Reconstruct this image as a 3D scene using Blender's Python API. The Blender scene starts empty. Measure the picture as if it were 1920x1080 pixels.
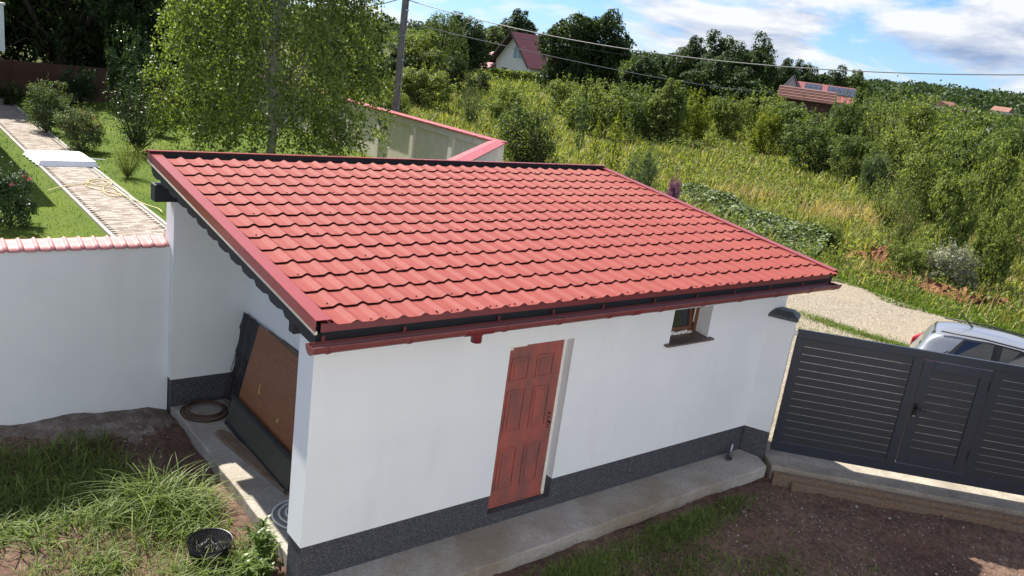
import bpy, math, random
import numpy as np
from mathutils import Vector, Matrix
SC = bpy.context.scene
COL = SC.collection
rad = math.radians

# ------------------------------------------------------------------ camera, world, sun, exposure
CAM = np.array([-2.9595, -5.9452, 4.8418]); FPX = 1563.388
_y, _p, _r = 0.6977, -0.2744, 0.1372
FW = np.array([math.sin(_y)*math.cos(_p), math.cos(_y)*math.cos(_p), math.sin(_p)])
_r0 = np.array([math.cos(_y), -math.sin(_y), 0.0]); _u0 = np.cross(_r0, FW)
RT = _r0*math.cos(_r) + _u0*math.sin(_r); UP = -_r0*math.sin(_r) + _u0*math.cos(_r)
cd = bpy.data.cameras.new('camera'); cam = bpy.data.objects.new('camera', cd); COL.objects.link(cam)
cd.sensor_width = 36; cd.lens = FPX/1920*36; cd.clip_start = 0.05; cd.clip_end = 5000
M = Matrix.Identity(4)
for i in range(3):
    M[i][0] = RT[i]; M[i][1] = UP[i]; M[i][2] = -FW[i]; M[i][3] = CAM[i]
cam.matrix_world = M; SC.camera = cam

SUN = Vector((0.115, -0.845, -1.0)).normalized()
SUN_EL = math.asin(-SUN.z); SUN_AZ = math.atan2(-SUN.x, -SUN.y)
w = bpy.data.worlds.new('World'); SC.world = w; w.use_nodes = True
nt = w.node_tree; N = nt.nodes; L = nt.links; N.clear()
def wn(t, **k):
    n = N.new(t)
    for a, b in k.items(): setattr(n, a, b)
    return n
sky = wn('ShaderNodeTexSky', sky_type='NISHITA', sun_disc=False, sun_elevation=SUN_EL, sun_rotation=SUN_AZ)
sky.air_density = 1.0; sky.dust_density = 0.1; sky.ozone_density = 3.0
bg = wn('ShaderNodeBackground'); bg.inputs[1].default_value = 0.060
bgc = wn('ShaderNodeBackground'); bgc.inputs[1].default_value = 0.38
tc = wn('ShaderNodeTexCoord'); sep = wn('ShaderNodeSeparateXYZ'); L.new(tc.outputs['Generated'], sep.inputs[0])
def mth(op, a, b=None):
    m = wn('ShaderNodeMath', operation=op)
    for i, v in enumerate((a, b)):
        if v is None: continue
        if isinstance(v, (int, float)): m.inputs[i].default_value = v
        else: L.new(v, m.inputs[i])
    return m.outputs[0]
cx = wn('ShaderNodeCombineXYZ')
L.new(mth('MULTIPLY', sep.outputs[0], 2.6), cx.inputs[0]); L.new(mth('MULTIPLY', sep.outputs[1], 2.6), cx.inputs[1]); L.new(mth('MULTIPLY', sep.outputs[2], 9.0), cx.inputs[2])
def cloud(off):
    mp = wn('ShaderNodeMapping'); mp.inputs['Location'].default_value = off; L.new(cx.outputs[0], mp.inputs[0])
    n = wn('ShaderNodeTexNoise'); n.inputs['Scale'].default_value = 1.9; n.inputs['Detail'].default_value = 12; n.inputs['Roughness'].default_value = 0.58; n.inputs['Distortion'].default_value = 0.35
    L.new(mp.outputs[0], n.inputs['Vector']); return n.outputs[0]
nA = cloud((5.5, 4.1, 3.1)); nB = cloud((5.5, 4.1, 3.27))
r1 = wn('ShaderNodeValToRGB'); r1.color_ramp.elements[0].position = 0.44; r1.color_ramp.elements[1].position = 0.56; L.new(nA, r1.inputs[0])
shade = mth('ADD', 0.44, mth('ADD', mth('MULTIPLY', mth('SUBTRACT', nB, nA), 3.2), mth('MULTIPLY', mth('SUBTRACT', nA, 0.55), 2.2)))
r2 = wn('ShaderNodeValToRGB')
r2.color_ramp.elements[0].position = 0.30; r2.color_ramp.elements[0].color = (1.0, 1.0, 1.0, 1)
r2.color_ramp.elements[1].position = 0.85; r2.color_ramp.elements[1].color = (0.34, 0.43, 0.64, 1)
L.new(shade, r2.inputs[0]); L.new(r2.outputs[0], bgc.inputs[0])
tint = wn('ShaderNodeMix', data_type='RGBA', blend_type='MULTIPLY'); tint.inputs[0].default_value = 1; tint.inputs[7].default_value = (0.50, 0.70, 1.12, 1); L.new(sky.outputs[0], tint.inputs[6]); L.new(tint.outputs[2], bg.inputs[0])
mx = wn('ShaderNodeMixShader'); L.new(mth('MULTIPLY', r1.outputs[0], 0.92), mx.inputs[0]); L.new(bg.outputs[0], mx.inputs[1]); L.new(bgc.outputs[0], mx.inputs[2])
wo = wn('ShaderNodeOutputWorld'); L.new(mx.outputs[0], wo.inputs[0])

sd = bpy.data.lights.new('sun', 'SUN'); sd.energy = 4.2; sd.angle = rad(0.5); sd.color = (1.0, 0.94, 0.84)
so = bpy.data.objects.new('sun', sd); COL.objects.link(so); so.rotation_euler = SUN.to_track_quat('-Z', 'Y').to_euler(); so.location = (0, 0, 60)
SC.view_settings.view_transform = 'Standard'; SC.view_settings.look = 'None'; SC.view_settings.gamma = 1; SC.view_settings.use_curve_mapping = False
SC.view_settings.exposure = 1.42
SC.cycles.max_bounces = 8; SC.cycles.transparent_max_bounces = 8; SC.cycles.sample_clamp_indirect = 6

# ------------------------------------------------------------------ helpers
def ray(px, py):
    v = FW + RT*(px-960)/FPX - UP*(py-540)/FPX
    return v
def at(px, py, z):
    v = ray(px, py); t = (z-CAM[2])/v[2]; return CAM + t*v
def atd(px, py, d):
    v = ray(px, py); return CAM + v*d/math.hypot(v[0], v[1])

def tag(o, label=None, cat=None, group=None, kind=None):
    if label: o['label'] = label
    if cat: o['category'] = cat
    if group: o['group'] = group
    if kind: o['kind'] = kind
    return o
def empty(name, loc, label, cat, group=None, rz=0):
    o = bpy.data.objects.new(name, None); COL.objects.link(o); o.location = loc; o.rotation_euler = (0, 0, rz)
    o.empty_display_size = 0.2
    return tag(o, label, cat, group)
def place_mesh(name, me, parent=None, loc=(0, 0, 0), mat=None):
    o = bpy.data.objects.new(name, me); COL.objects.link(o); o.location = loc
    if parent: o.parent = parent
    if mat:
        if not me.materials: me.materials.append(mat)
        elif me.materials[0] != mat:
            o.material_slots[0].link = 'OBJECT'; o.material_slots[0].material = mat
    return o
def np_mesh(name, verts, faces, mat, smooth=False):
    """verts (n,3), faces (m,k) constant k"""
    verts = np.asarray(verts, np.float32); faces = np.asarray(faces, np.int32)
    me = bpy.data.meshes.new(name); k = faces.shape[1]; m = len(faces)
    me.vertices.add(len(verts)); me.vertices.foreach_set('co', verts.ravel())
    me.loops.add(m*k); me.loops.foreach_set('vertex_index', faces.ravel())
    me.polygons.add(m); me.polygons.foreach_set('loop_start', np.arange(0, m*k, k, dtype=np.int32))
    if smooth: me.polygons.foreach_set('use_smooth', np.ones(m, bool))
    me.update(calc_edges=True); me.validate()
    if mat: me.materials.append(mat)
    return me

class MB:
    def __init__(s): s.v = []; s.f = []
    def add(s, vs, fs):
        b = len(s.v); s.v += [tuple(map(float, q)) for q in vs]; s.f += [tuple(i+b for i in q) for q in fs]; return s
    def box(s, x0, x1, y0, y1, z0, z1):
        return s.add([(x0,y0,z0),(x1,y0,z0),(x1,y1,z0),(x0,y1,z0),(x0,y0,z1),(x1,y0,z1),(x1,y1,z1),(x0,y1,z1)],
                     [(0,3,2,1),(4,5,6,7),(0,1,5,4),(1,2,6,5),(2,3,7,6),(3,0,4,7)])
    def obox(s, o, a, b, c):
        o, a, b, c = map(np.array, (o, a, b, c))
        return s.add([o, o+a, o+a+b, o+b, o+c, o+a+c, o+a+b+c, o+b+c], [(0,3,2,1),(4,5,6,7),(0,1,5,4),(1,2,6,5),(2,3,7,6),(3,0,4,7)])
    def prism(s, poly, ext):
        n = len(poly); e = np.array(ext); P = [np.array(q, float) for q in poly]
        return s.add(P + [q+e for q in P], [tuple(range(n))[::-1], tuple(range(n, 2*n))] + [(i, (i+1) % n, n+(i+1) % n, n+i) for i in range(n)])
    def tube(s, pts, r, n=6, caps=True):
        P = [np.array(q, float) for q in pts]; m = len(P)
        R = [r]*m if isinstance(r, (int, float)) else list(r)
        vs = []; fs = []; prev = None
        for i in range(m):
            t = P[min(i+1, m-1)]-P[max(i-1, 0)]; t = t/(np.linalg.norm(t)+1e-9)
            if prev is None:
                h = np.array([0, 0, 1.]) if abs(t[2]) < .9 else np.array([1., 0, 0]); a = np.cross(t, h)
            else: a = prev - t*(prev@t)
            a = a/(np.linalg.norm(a)+1e-9); b = np.cross(t, a); prev = a
            for k in range(n):
                q = 2*math.pi*k/n; vs.append(P[i]+R[i]*(a*math.cos(q)+b*math.sin(q)))
        for i in range(m-1):
            for k in range(n): fs.append((i*n+k, i*n+(k+1) % n, (i+1)*n+(k+1) % n, (i+1)*n+k))
        if caps: fs.append(tuple(range(n))[::-1]); fs.append(tuple((m-1)*n+k for k in range(n)))
        return s.add(vs, fs)
    def lathe(s, prof, n=20, c=(0, 0, 0)):
        m = len(prof); vs = []; fs = []
        for r_, z in prof:
            for k in range(n): q = 2*math.pi*k/n; vs.append((c[0]+r_*math.cos(q), c[1]+r_*math.sin(q), c[2]+z))
        for i in range(m-1):
            for k in range(n): fs.append((i*n+k, i*n+(k+1) % n, (i+1)*n+(k+1) % n, (i+1)*n+k))
        return s.add(vs, fs)
    def mesh(s, name, mat=None, smooth=False):
        me = bpy.data.meshes.new(name); me.from_pydata(s.v, [], s.f); me.update()
        if smooth: me.polygons.foreach_set('use_smooth', [True]*len(me.polygons))
        if mat: me.materials.append(mat)
        return me
    def build(s, name, mat, parent=None, loc=(0, 0, 0), smooth=False, bevel=0, seg=2):
        o = place_mesh(name, s.mesh(name, mat, smooth), parent, loc)
        if bevel:
            b = o.modifiers.new('bevel', 'BEVEL'); b.width = bevel; b.segments = seg; b.limit_method = 'ANGLE'; b.angle_limit = rad(35)
        return o

# ------------------------------------------------------------------ materials
class Mat:
    def __init__(s, name):
        s.m = bpy.data.materials.new(name); s.m.use_nodes = True; s.nt = s.m.node_tree; s.n = s.nt.nodes; s.l = s.nt.links
        s.b = s.n['Principled BSDF']; s.out = s.n['Material Output']; s._tc = None
    def tc(s, which='Object'):
        if s._tc is None: s._tc = s.n.new('ShaderNodeTexCoord')
        return s._tc.outputs[which]
    def noise(s, scale, detail=4, rough=0.55, vec=None, sc=None):
        n = s.n.new('ShaderNodeTexNoise'); n.inputs['Scale'].default_value = scale; n.inputs['Detail'].default_value = detail; n.inputs['Roughness'].default_value = rough
        v = vec or s.tc()
        if sc:
            mp = s.n.new('ShaderNodeMapping'); mp.inputs['Scale'].default_value = sc; s.l.new(v, mp.inputs[0]); v = mp.outputs[0]
        s.l.new(v, n.inputs['Vector']); return n.outputs[0]
    def voro(s, scale, feature='F1', out='Distance', sc=None):
        n = s.n.new('ShaderNodeTexVoronoi'); n.feature = feature; n.inputs['Scale'].default_value = scale
        v = s.tc()
        if sc:
            mp = s.n.new('ShaderNodeMapping'); mp.inputs['Scale'].default_value = sc; s.l.new(v, mp.inputs[0]); v = mp.outputs[0]
        s.l.new(v, n.inputs['Vector']); return n.outputs[out]
    def ramp(s, fac, stops):
        r = s.n.new('ShaderNodeValToRGB'); e = r.color_ramp.elements
        while len(e) < len(stops): e.new(0.5)
        for i, (p, c) in enumerate(stops):
            e[i].position = p; e[i].color = (*c, 1) if not isinstance(c, (int, float)) else (c, c, c, 1)
        s.l.new(fac, r.inputs[0]); return r.outputs[0]
    def mix(s, f, a, b, mode='MIX'):
        m = s.n.new('ShaderNodeMix'); m.data_type = 'RGBA'; m.blend_type = mode
        for i, v in ((0, f), (6, a), (7, b)):
            if isinstance(v, (int, float)): m.inputs[i].default_value = v
            elif isinstance(v, tuple): m.inputs[i].default_value = (*v, 1)
            else: s.l.new(v, m.inputs[i])
        return m.outputs[2]
    def math(s, op, a, b):
        m = s.n.new('ShaderNodeMath'); m.operation = op
        for i, v in enumerate((a, b)):
            if isinstance(v, (int, float)): m.inputs[i].default_value = v
            else: s.l.new(v, m.inputs[i])
        return m.outputs[0]
    def color(s, c):
        if isinstance(c, tuple): s.b.inputs['Base Color'].default_value = (*c, 1)
        else: s.l.new(c, s.b.inputs['Base Color'])
        return s
    def set(s, rough=None, metal=None, spec=None, **k):
        if rough is not None:
            if isinstance(rough, (int, float)): s.b.inputs['Roughness'].default_value = rough
            else: s.l.new(rough, s.b.inputs['Roughness'])
        if metal is not None: s.b.inputs['Metallic'].default_value = metal
        if spec is not None: s.b.inputs['Specular IOR Level'].default_value = spec
        for a, v in k.items(): s.b.inputs[a.replace('_', ' ')].default_value = v
        return s
    def bump(s, h, strength=0.3, dist=0.01):
        b = s.n.new('ShaderNodeBump'); b.inputs['Strength'].default_value = strength; b.inputs['Distance'].default_value = dist
        s.l.new(h, b.inputs['Height']); s.l.new(b.outputs[0], s.b.inputs['Normal']); return s
    def rnd(s, island=True):
        if island: return s.n.new('ShaderNodeNewGeometry').outputs['Random Per Island']
        return s.n.new('ShaderNodeObjectInfo').outputs['Random']

def plain(name, c, rough=0.5, metal=0, spec=0.5, var=0.0, scale=3.0):
    m = Mat(name).set(rough, metal, spec)
    if var:
        f = m.ramp(m.noise(scale, 6), [(0.3, 0.0), (0.7, 1.0)])
        m.color(m.mix(f, tuple(x*(1-var) for x in c), tuple(min(1, x*(1+var)) for x in c)))
    else: m.color(c)
    return m.m
def leafmat(name, dark, light, trans=0.38, spec=0.2, rough=0.55, objvar=0.25):
    m = Mat(name).set(rough, 0, spec)
    c = m.ramp(m.rnd(True), [(0.0, dark), (0.75, light), (1.0, tuple(min(1, x*1.35) for x in light))])
    n = m.ramp(m.noise(0.9, 2), [(0.35, 1-objvar), (0.65, 1+0.0)])
    c = m.mix(1.0, c, n, 'MULTIPLY')
    m.color(c)
    t = m.n.new('ShaderNodeBsdfTranslucent')
    tcol = m.mix(1.0, c, (1.3, 1.4, 0.55), 'MULTIPLY'); m.l.new(tcol, t.inputs[0])
    mx = m.n.new('ShaderNodeMixShader'); mx.inputs[0].default_value = trans
    m.l.new(m.b.outputs[0], mx.inputs[1]); m.l.new(t.outputs[0], mx.inputs[2]); m.l.new(mx.outputs[0], m.out.inputs[0])
    return m.m

MT = {}
m = Mat('white_render'); f = m.noise(1.3, 5); g = m.noise(240, 3); st = m.noise(2.4, 6, 0.62, sc=(1, 1, 0.22)); bl = m.noise(0.55, 3)
c = m.mix(m.ramp(f, [(0.3, 0.0), (0.75, 1.0)]), (0.75, 0.785, 0.79), (0.81, 0.84, 0.84)); c = m.mix(m.ramp(st, [(0.54, 0.0), (0.78, 0.30)]), c, (0.60, 0.62, 0.60)); c = m.mix(m.ramp(bl, [(0.5, 0.0), (0.7, 0.25)]), c, (0.67, 0.72, 0.72))
m.color(c).set(0.85, 0, 0.2).bump(m.mix(0.25, g, m.noise(14, 4)), 0.3, 0.006); MT['white'] = m.m
m = Mat('dark_mosaic_plaster'); v = m.voro(170, 'F1', 'Color'); s_ = m.n.new('ShaderNodeSeparateColor'); m.l.new(v, s_.inputs[0])
m.color(m.ramp(s_.outputs[0], [(0.0, (0.02, 0.021, 0.025)), (0.55, (0.05, 0.052, 0.06)), (0.85, (0.10, 0.105, 0.118)), (1.0, (0.20, 0.205, 0.22))])).set(0.6, 0, 0.4).bump(m.voro(170), 0.5, 0.003); MT['plinth'] = m.m
m = Mat('red_tile_paint'); f = m.noise(2.2, 5, vec=m.tc('Object')); d_ = m.noise(70, 4)
st = m.noise(1.6, 5, 0.6, sc=(1, .25, 1)); oi = m.rnd(False)
c = m.mix(m.ramp(f, [(0.35, 0.0), (0.7, 1.0)]), (0.222, 0.046, 0.039), (0.265, 0.064, 0.052)); c = m.mix(m.ramp(st, [(0.48, 0.0), (0.75, 0.55)]), c, (0.262, 0.094, 0.070)); c = m.mix(m.math('MULTIPLY', oi, 0.22), c, (0.170, 0.036, 0.031))
m.color(c).set(m.ramp(d_, [(0.3, 0.6), (0.7, 0.75)]), 0, 0.16).bump(d_, 0.06, 0.002); MT['roof'] = m.m
m = Mat('red_trim_paint'); f = m.noise(3, 4)
m.color(m.mix(f, (0.22, 0.038, 0.036), (0.27, 0.05, 0.046))).set(0.34, 0, 0.5); MT['trim'] = m.m
m = Mat('gutter_paint'); f = m.noise(6, 5)
m.color(m.mix(f, (0.15, 0.038, 0.036), (0.21, 0.055, 0.05))).set(0.36, 0, 0.5); MT['gutter'] = m.m
MT['wine'] = plain('wine_trim', (0.17, 0.022, 0.028), 0.4, 0, 0.5, 0.1)
m = Mat('black_wood'); f = m.noise(8, 6, sc=(1, 8, 8)); m.color(m.mix(f, (0.008, 0.009, 0.012), (0.03, 0.032, 0.038))).set(0.6, 0, 0.4).bump(f, 0.3, 0.004); MT['blackwood'] = m.m
MT['creamwood'] = plain('cream_batten', (0.72, 0.66, 0.52), 0.7, 0, 0.2, 0.1, 8)
m = Mat('worn_door_paint'); f = m.noise(3.2, 6, 0.65, sc=(2.2, 1, 0.9)); gr = m.noise(30, 4, sc=(6, 1, 0.35))
c = m.mix(m.ramp(f, [(0.38, 0.0), (0.64, 1.0)]), (0.38, 0.100, 0.078), (0.20, 0.088, 0.076))
c = m.mix(m.ramp(gr, [(0.45, 0.0), (0.8, 0.55)]), c, (0.27, 0.09, 0.074))
m.color(c).set(0.55, 0, 0.35).bump(gr, 0.15, 0.003); MT['door'] = m.m
m = Mat('brown_frame'); f = m.noise(9, 5, sc=(1, 1, 6)); m.color(m.mix(f, (0.10, 0.035, 0.015), (0.17, 0.062, 0.026))).set(0.4); MT['brownframe'] = m.m
m = Mat('brown_sill'); f = m.noise(40, 5); m.color(m.mix(f, (0.09, 0.06, 0.05), (0.17, 0.12, 0.10))).set(0.5).bump(f, 0.2, 0.003); MT['sill'] = m.m
MT['glass'] = plain('window_glass', (0.012, 0.018, 0.02), 0.04, 0, 0.9)
MT['foam'] = plain('white_foam', (0.8, 0.78, 0.72), 0.8, 0, 0.2, 0.06, 30)
m = Mat('concrete'); f = m.noise(1.7, 7, 0.6); g = m.noise(26, 6); st = m.noise(0.8, 4, 0.6)
c = m.mix(m.ramp(f, [(0.3, 0.0), (0.7, 1.0)]), (0.30, 0.275, 0.235), (0.46, 0.44, 0.395))
c = m.mix(m.ramp(st, [(0.46, 0.0), (0.66, 0.75)]), c, (0.22, 0.165, 0.105))
c = m.mix(m.ramp(g, [(0.35, 0.35), (0.6, 0.0)]), c, (0.16, 0.15, 0.13))
m.color(c).set(0.9, 0, 0.2).bump(g, 0.35, 0.006); MT['concrete'] = m.m
m = Mat('old_concrete'); f = m.noise(2.5, 7, 0.65); g = m.noise(30, 6)
c = m.mix(m.ramp(f, [(0.3, 0.0), (0.7, 1.0)]), (0.22, 0.19, 0.15), (0.42, 0.38, 0.31)); c = m.mix(m.ramp(g, [(0.35, 0.4), (0.6, 0.0)]), c, (0.13, 0.11, 0.09))
m.color(c).set(0.9, 0, 0.2).bump(g, 0.5, 0.01); MT['oldconcrete'] = m.m
m = Mat('weathered_timber'); f = m.noise(7, 7, 0.6, sc=(0.6, 7, 7)); g = m.noise(2, 4)
c = m.mix(m.ramp(f, [(0.3, 0.0), (0.7, 1.0)]), (0.11, 0.062, 0.036), (0.27, 0.19, 0.125)); c = m.mix(m.ramp(g, [(0.4, 0.0), (0.7, 0.6)]), c, (0.17, 0.145, 0.12))
m.color(c).set(0.85, 0, 0.2).bump(f, 0.5, 0.008); MT['timber'] = m.m
MT['anthracite'] = plain('anthracite_paint', (0.028, 0.034, 0.040), 0.42, 0.1, 0.5, 0.08, 2)
MT['anthframe'] = plain('anthracite_frame_paint', (0.024, 0.032, 0.046), 0.4, 0.1, 0.5, 0.06, 2)
MT['blackmetal'] = plain('black_metal', (0.01, 0.01, 0.011), 0.4, 0.5)
MT['steel'] = plain('zinc_steel', (0.5, 0.5, 0.5), 0.35, 0.9, 0.5, 0.1, 10)
m = Mat('rusty_steel'); f = m.noise(30, 5); m.color(m.mix(f, (0.035, 0.02, 0.014), (0.11, 0.05, 0.028))).set(0.75); MT['rust'] = m.m
m = Mat('wood_laminate'); f = m.noise(5, 7, 0.6, sc=(1, 1.3, 12)); wv = m.noise(2.2, 3, sc=(1, 0.8, 5))
m.color(m.mix(m.ramp(f, [(0.3, 0.0), (0.7, 1.0)]), m.mix(wv, (0.24, 0.095, 0.042), (0.34, 0.145, 0.066)), (0.17, 0.065, 0.028))).set(0.4, 0, 0.4); MT['laminate'] = m.m
m = Mat('olive_panel'); f = m.noise(5, 6); m.color(m.mix(f, (0.035, 0.038, 0.03), (0.06, 0.058, 0.042))).set(0.5); MT['olive'] = m.m
MT['darkboard'] = plain('dark_board', (0.02, 0.023, 0.03), 0.5, 0, 0.4, 0.2, 6)
MT['slate'] = plain('slate_cap', (0.07, 0.077, 0.082), 0.5, 0, 0.5, 0.3, 22)
MT['hosewhite'] = plain('white_hose', (0.62, 0.64, 0.66), 0.45)
MT['hoseyellow'] = plain('yellow_hose', (0.62, 0.52, 0.24), 0.5)
MT['plastic'] = plain('white_plastic_wrap', (0.82, 0.83, 0.85), 0.35, 0, 0.5, 0.03, 8)
m = Mat('soil'); f = m.noise(0.9, 6, 0.6); g = m.noise(14, 8, 0.7); h = m.noise(60, 4)
c = m.mix(m.ramp(f, [(0.35, 0.0), (0.68, 1.0)]), (0.125, 0.068, 0.052), (0.23, 0.15, 0.108))
c = m.mix(m.ramp(g, [(0.36, 0.8), (0.62, 0.0)]), c, (0.05, 0.034, 0.029)); c = m.mix(m.ramp(h, [(0.62, 0.0), (0.75, 0.7)]), c, (0.26, 0.2, 0.15))
m.color(c).set(0.95, 0, 0.15).bump(g, 0.9, 0.03); MT['soil'] = m.m
m = Mat('field_soil'); f = m.noise(0.12, 6, 0.6); g = m.noise(2.0, 6, 0.65)
c = m.mix(m.ramp(f, [(0.35, 0.0), (0.65, 1.0)]), (0.045, 0.062, 0.014), (0.10, 0.105, 0.025)); c = m.mix(m.ramp(g, [(0.4, 0.6), (0.65, 0.0)]), c, (0.03, 0.04, 0.012))
m.color(c).set(0.95, 0, 0.1).bump(g, 0.8, 0.2); MT['field'] = m.m
m = Mat('lawn_ground'); f = m.noise(0.5, 6); g = m.noise(12, 6)
c = m.mix(m.ramp(f, [(0.35, 0.0), (0.65, 1.0)]), (0.06, 0.11, 0.014), (0.11, 0.15, 0.02)); c = m.mix(m.ramp(g, [(0.4, 0.5), (0.6, 0.0)]), c, (0.05, 0.06, 0.015))
m.color(c).set(0.95, 0, 0.1).bump(g, 0.6, 0.03); MT['lawn'] = m.m
m = Mat('road_gravel'); v = m.voro(38, 'F1', 'Color'); s_ = m.n.new('ShaderNodeSeparateColor'); m.l.new(v, s_.inputs[0]); f = m.noise(0.6, 6, 0.6); g = m.noise(8, 6)
c = m.ramp(s_.outputs[0], [(0.0, (0.15, 0.125, 0.095)), (0.5, (0.25, 0.215, 0.165)), (1.0, (0.40, 0.36, 0.295))])
c = m.mix(m.ramp(f, [(0.45, 0.0), (0.7, 0.5)]), c, (0.34, 0.28, 0.19)); c = m.mix(m.ramp(g, [(0.3, 0.4), (0.55, 0.0)]), c, (0.24, 0.2, 0.14))
m.color(c).set(0.95, 0, 0.15).bump(m.voro(38), 0.9, 0.02); MT['gravel'] = m.m
m = Mat('paver'); f = m.noise(9, 5); o = m.rnd(False)
c = m.ramp(o, [(0.0, (0.17, 0.13, 0.105)), (0.35, (0.26, 0.215, 0.18)), (0.7, (0.34, 0.305, 0.27)), (1.0, (0.40, 0.37, 0.335))]); m.color(m.mix(m.ramp(f, [(0.3, 0.4), (0.7, 0.0)]), c, (0.2, 0.16, 0.13))).set(0.85, 0, 0.25).bump(f, 0.2, 0.004); MT['paver'] = m.m
m = Mat('paver_field'); f = m.noise(9, 5); o = m.rnd(True)
c = m.ramp(o, [(0.0, (0.17, 0.13, 0.105)), (0.35, (0.26, 0.215, 0.18)), (0.7, (0.34, 0.305, 0.27)), (1.0, (0.40, 0.37, 0.335))]); m.color(m.mix(m.ramp(f, [(0.3, 0.4), (0.7, 0.0)]), c, (0.2, 0.16, 0.13))).set(0.85, 0, 0.25); MT['paverfield'] = m.m
MT['kerb'] = plain('kerb_concrete', (0.36, 0.34, 0.31), 0.9, 0, 0.2, 0.15, 6)
MT['paleblue'] = plain('pale_grey_render', (0.62, 0.645, 0.68), 0.85, 0, 0.2, 0.05, 1)
MT['beige'] = plain('beige_concrete', (0.72, 0.64, 0.57), 0.85, 0, 0.2, 0.08, 3)
MT['beigepost'] = plain('pale_post_concrete', (0.70, 0.66, 0.58), 0.85, 0, 0.2, 0.06, 4)
m = Mat('pink_coping_tile'); f = m.noise(5, 5); g = m.noise(22, 4); c = m.mix(f, (0.44, 0.17, 0.165), (0.54, 0.24, 0.23)); c = m.mix(m.ramp(g, [(0.68, 0.0), (0.72, 0.7)]), c, (0.06, 0.03, 0.03)); m.color(c).set(0.45, 0, 0.4); MT['coping'] = m.m
MT['farcoping'] = plain('far_coping', (0.38, 0.09, 0.09), 0.45, 0, 0.5, 0.12, 8)
MT['brownfence'] = plain('brown_fence', (0.10, 0.052, 0.036), 0.85, 0, 0.2, 0.2, 1.5)
MT['polegrey'] = plain('pole_concrete', (0.20, 0.195, 0.19), 0.85, 0, 0.2, 0.25, 5)
MT['wire'] = plain('wire_alu', (0.22, 0.22, 0.22), 0.5, 0.3)
MT['darkwire'] = plain('wire_dark', (0.035, 0.035, 0.035), 0.5)
MT['farwall'] = plain('house_wall', (0.72, 0.70, 0.64), 0.85, 0, 0.2, 0.04, 0.8)
m = Mat('house_tiles'); f = m.noise(1.5, 4); m.color(m.mix(f, (0.17, 0.035, 0.035), (0.24, 0.06, 0.055))).set(0.3, 0, 0.6); MT['fartile'] = m.m
MT['farroofpink'] = plain('annex_tiles', (0.26, 0.09, 0.08), 0.45, 0, 0.4, 0.12, 2)
MT['brownroof'] = plain('brown_roof', (0.20, 0.10, 0.08), 0.5, 0, 0.4, 0.15, 1.5)
MT['darkwood'] = plain('dark_soffit', (0.045, 0.03, 0.025), 0.7, 0, 0.3, 0.2, 2)
MT['solar'] = plain('solar_panel', (0.05, 0.06, 0.08), 0.22, 0, 0.8)
MT['farorange'] = plain('orange_roof', (0.24, 0.115, 0.085), 0.6, 0, 0.3, 0.15, 1)
MT['bark'] = plain('bark', (0.075, 0.055, 0.042), 0.9, 0, 0.2, 0.3, 6)
MT['birchbark'] = plain('birch_bark', (0.34, 0.32, 0.28), 0.8, 0, 0.2, 0.3, 5)
MT['stone'] = plain('pebble', (0.34, 0.31, 0.28), 0.9, 0, 0.2, 0.35, 9)
m = Mat('red_clay'); f = m.noise(3, 6, 0.6); m.color(m.mix(m.ramp(f, [(0.3, 0.0), (0.7, 1.0)]), (0.12, 0.055, 0.03), (0.27, 0.14, 0.075))).set(0.95, 0, 0.1).bump(m.noise(12, 6), 0.9, 0.05); MT['clay'] = m.m
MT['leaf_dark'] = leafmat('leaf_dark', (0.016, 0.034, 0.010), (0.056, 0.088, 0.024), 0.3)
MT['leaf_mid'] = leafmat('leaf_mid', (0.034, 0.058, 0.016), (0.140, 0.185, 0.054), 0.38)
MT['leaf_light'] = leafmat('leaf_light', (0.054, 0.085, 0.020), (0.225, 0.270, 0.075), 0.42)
MT['leaf_yellow'] = leafmat('leaf_yellow', (0.0900, 0.1176, 0.0144), (0.2100, 0.2340, 0.0312), 0.45)
MT['leaf_grey'] = leafmat('leaf_grey', (0.050, 0.080, 0.034), (0.135, 0.180, 0.085), 0.35)
MT['leaf_birch'] = leafmat('leaf_birch', (0.058, 0.095, 0.022), (0.200, 0.250, 0.070), 0.45, 0.3, 0.45)
MT['leaf_gloss'] = leafmat('leaf_gloss', (0.020, 0.045, 0.014), (0.055, 0.095, 0.030), 0.25, 0.35, 0.4)
MT['leaf_cover'] = leafmat('leaf_cover', (0.055, 0.085, 0.036), (0.20, 0.25, 0.12), 0.3, 0.35, 0.45)
MT['leaf_red'] = leafmat('leaf_red', (0.10, 0.030, 0.016), (0.20, 0.075, 0.035), 0.35)
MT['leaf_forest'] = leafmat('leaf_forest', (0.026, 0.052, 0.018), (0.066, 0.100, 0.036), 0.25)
MT['grass_field'] = leafmat('grass_field', (0.105, 0.130, 0.030), (0.300, 0.310, 0.085), 0.4, 0.25, 0.5)
MT['grass_dry'] = leafmat('grass_dry', (0.28, 0.19, 0.085), (0.50, 0.38, 0.20), 0.35, 0.2)
MT['grass_lawn'] = leafmat('grass_lawn', (0.065, 0.120, 0.012), (0.150, 0.215, 0.026), 0.4, 0.2)
MT['grass_yard'] = leafmat('grass_yard', (0.075, 0.125, 0.024), (0.190, 0.255, 0.062), 0.4, 0.25, 0.5)
MT['weed_leaf'] = leafmat('weed_leaf', (0.055, 0.105, 0.018), (0.13, 0.195, 0.04), 0.35, 0.5, 0.4)
MT['petal_pink'] = plain('petal_pink', (0.70, 0.16, 0.22), 0.6)
MT['petal_red'] = plain('petal_red', (0.45, 0.03, 0.05), 0.6)
MT['petal_purple'] = leafmat('petal_purple', (0.17, 0.07, 0.16), (0.33, 0.16, 0.30), 0.3)
MT['petal_white'] = leafmat('petal_white', (0.10, 0.12, 0.07), (0.36, 0.36, 0.29), 0.3)
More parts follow.
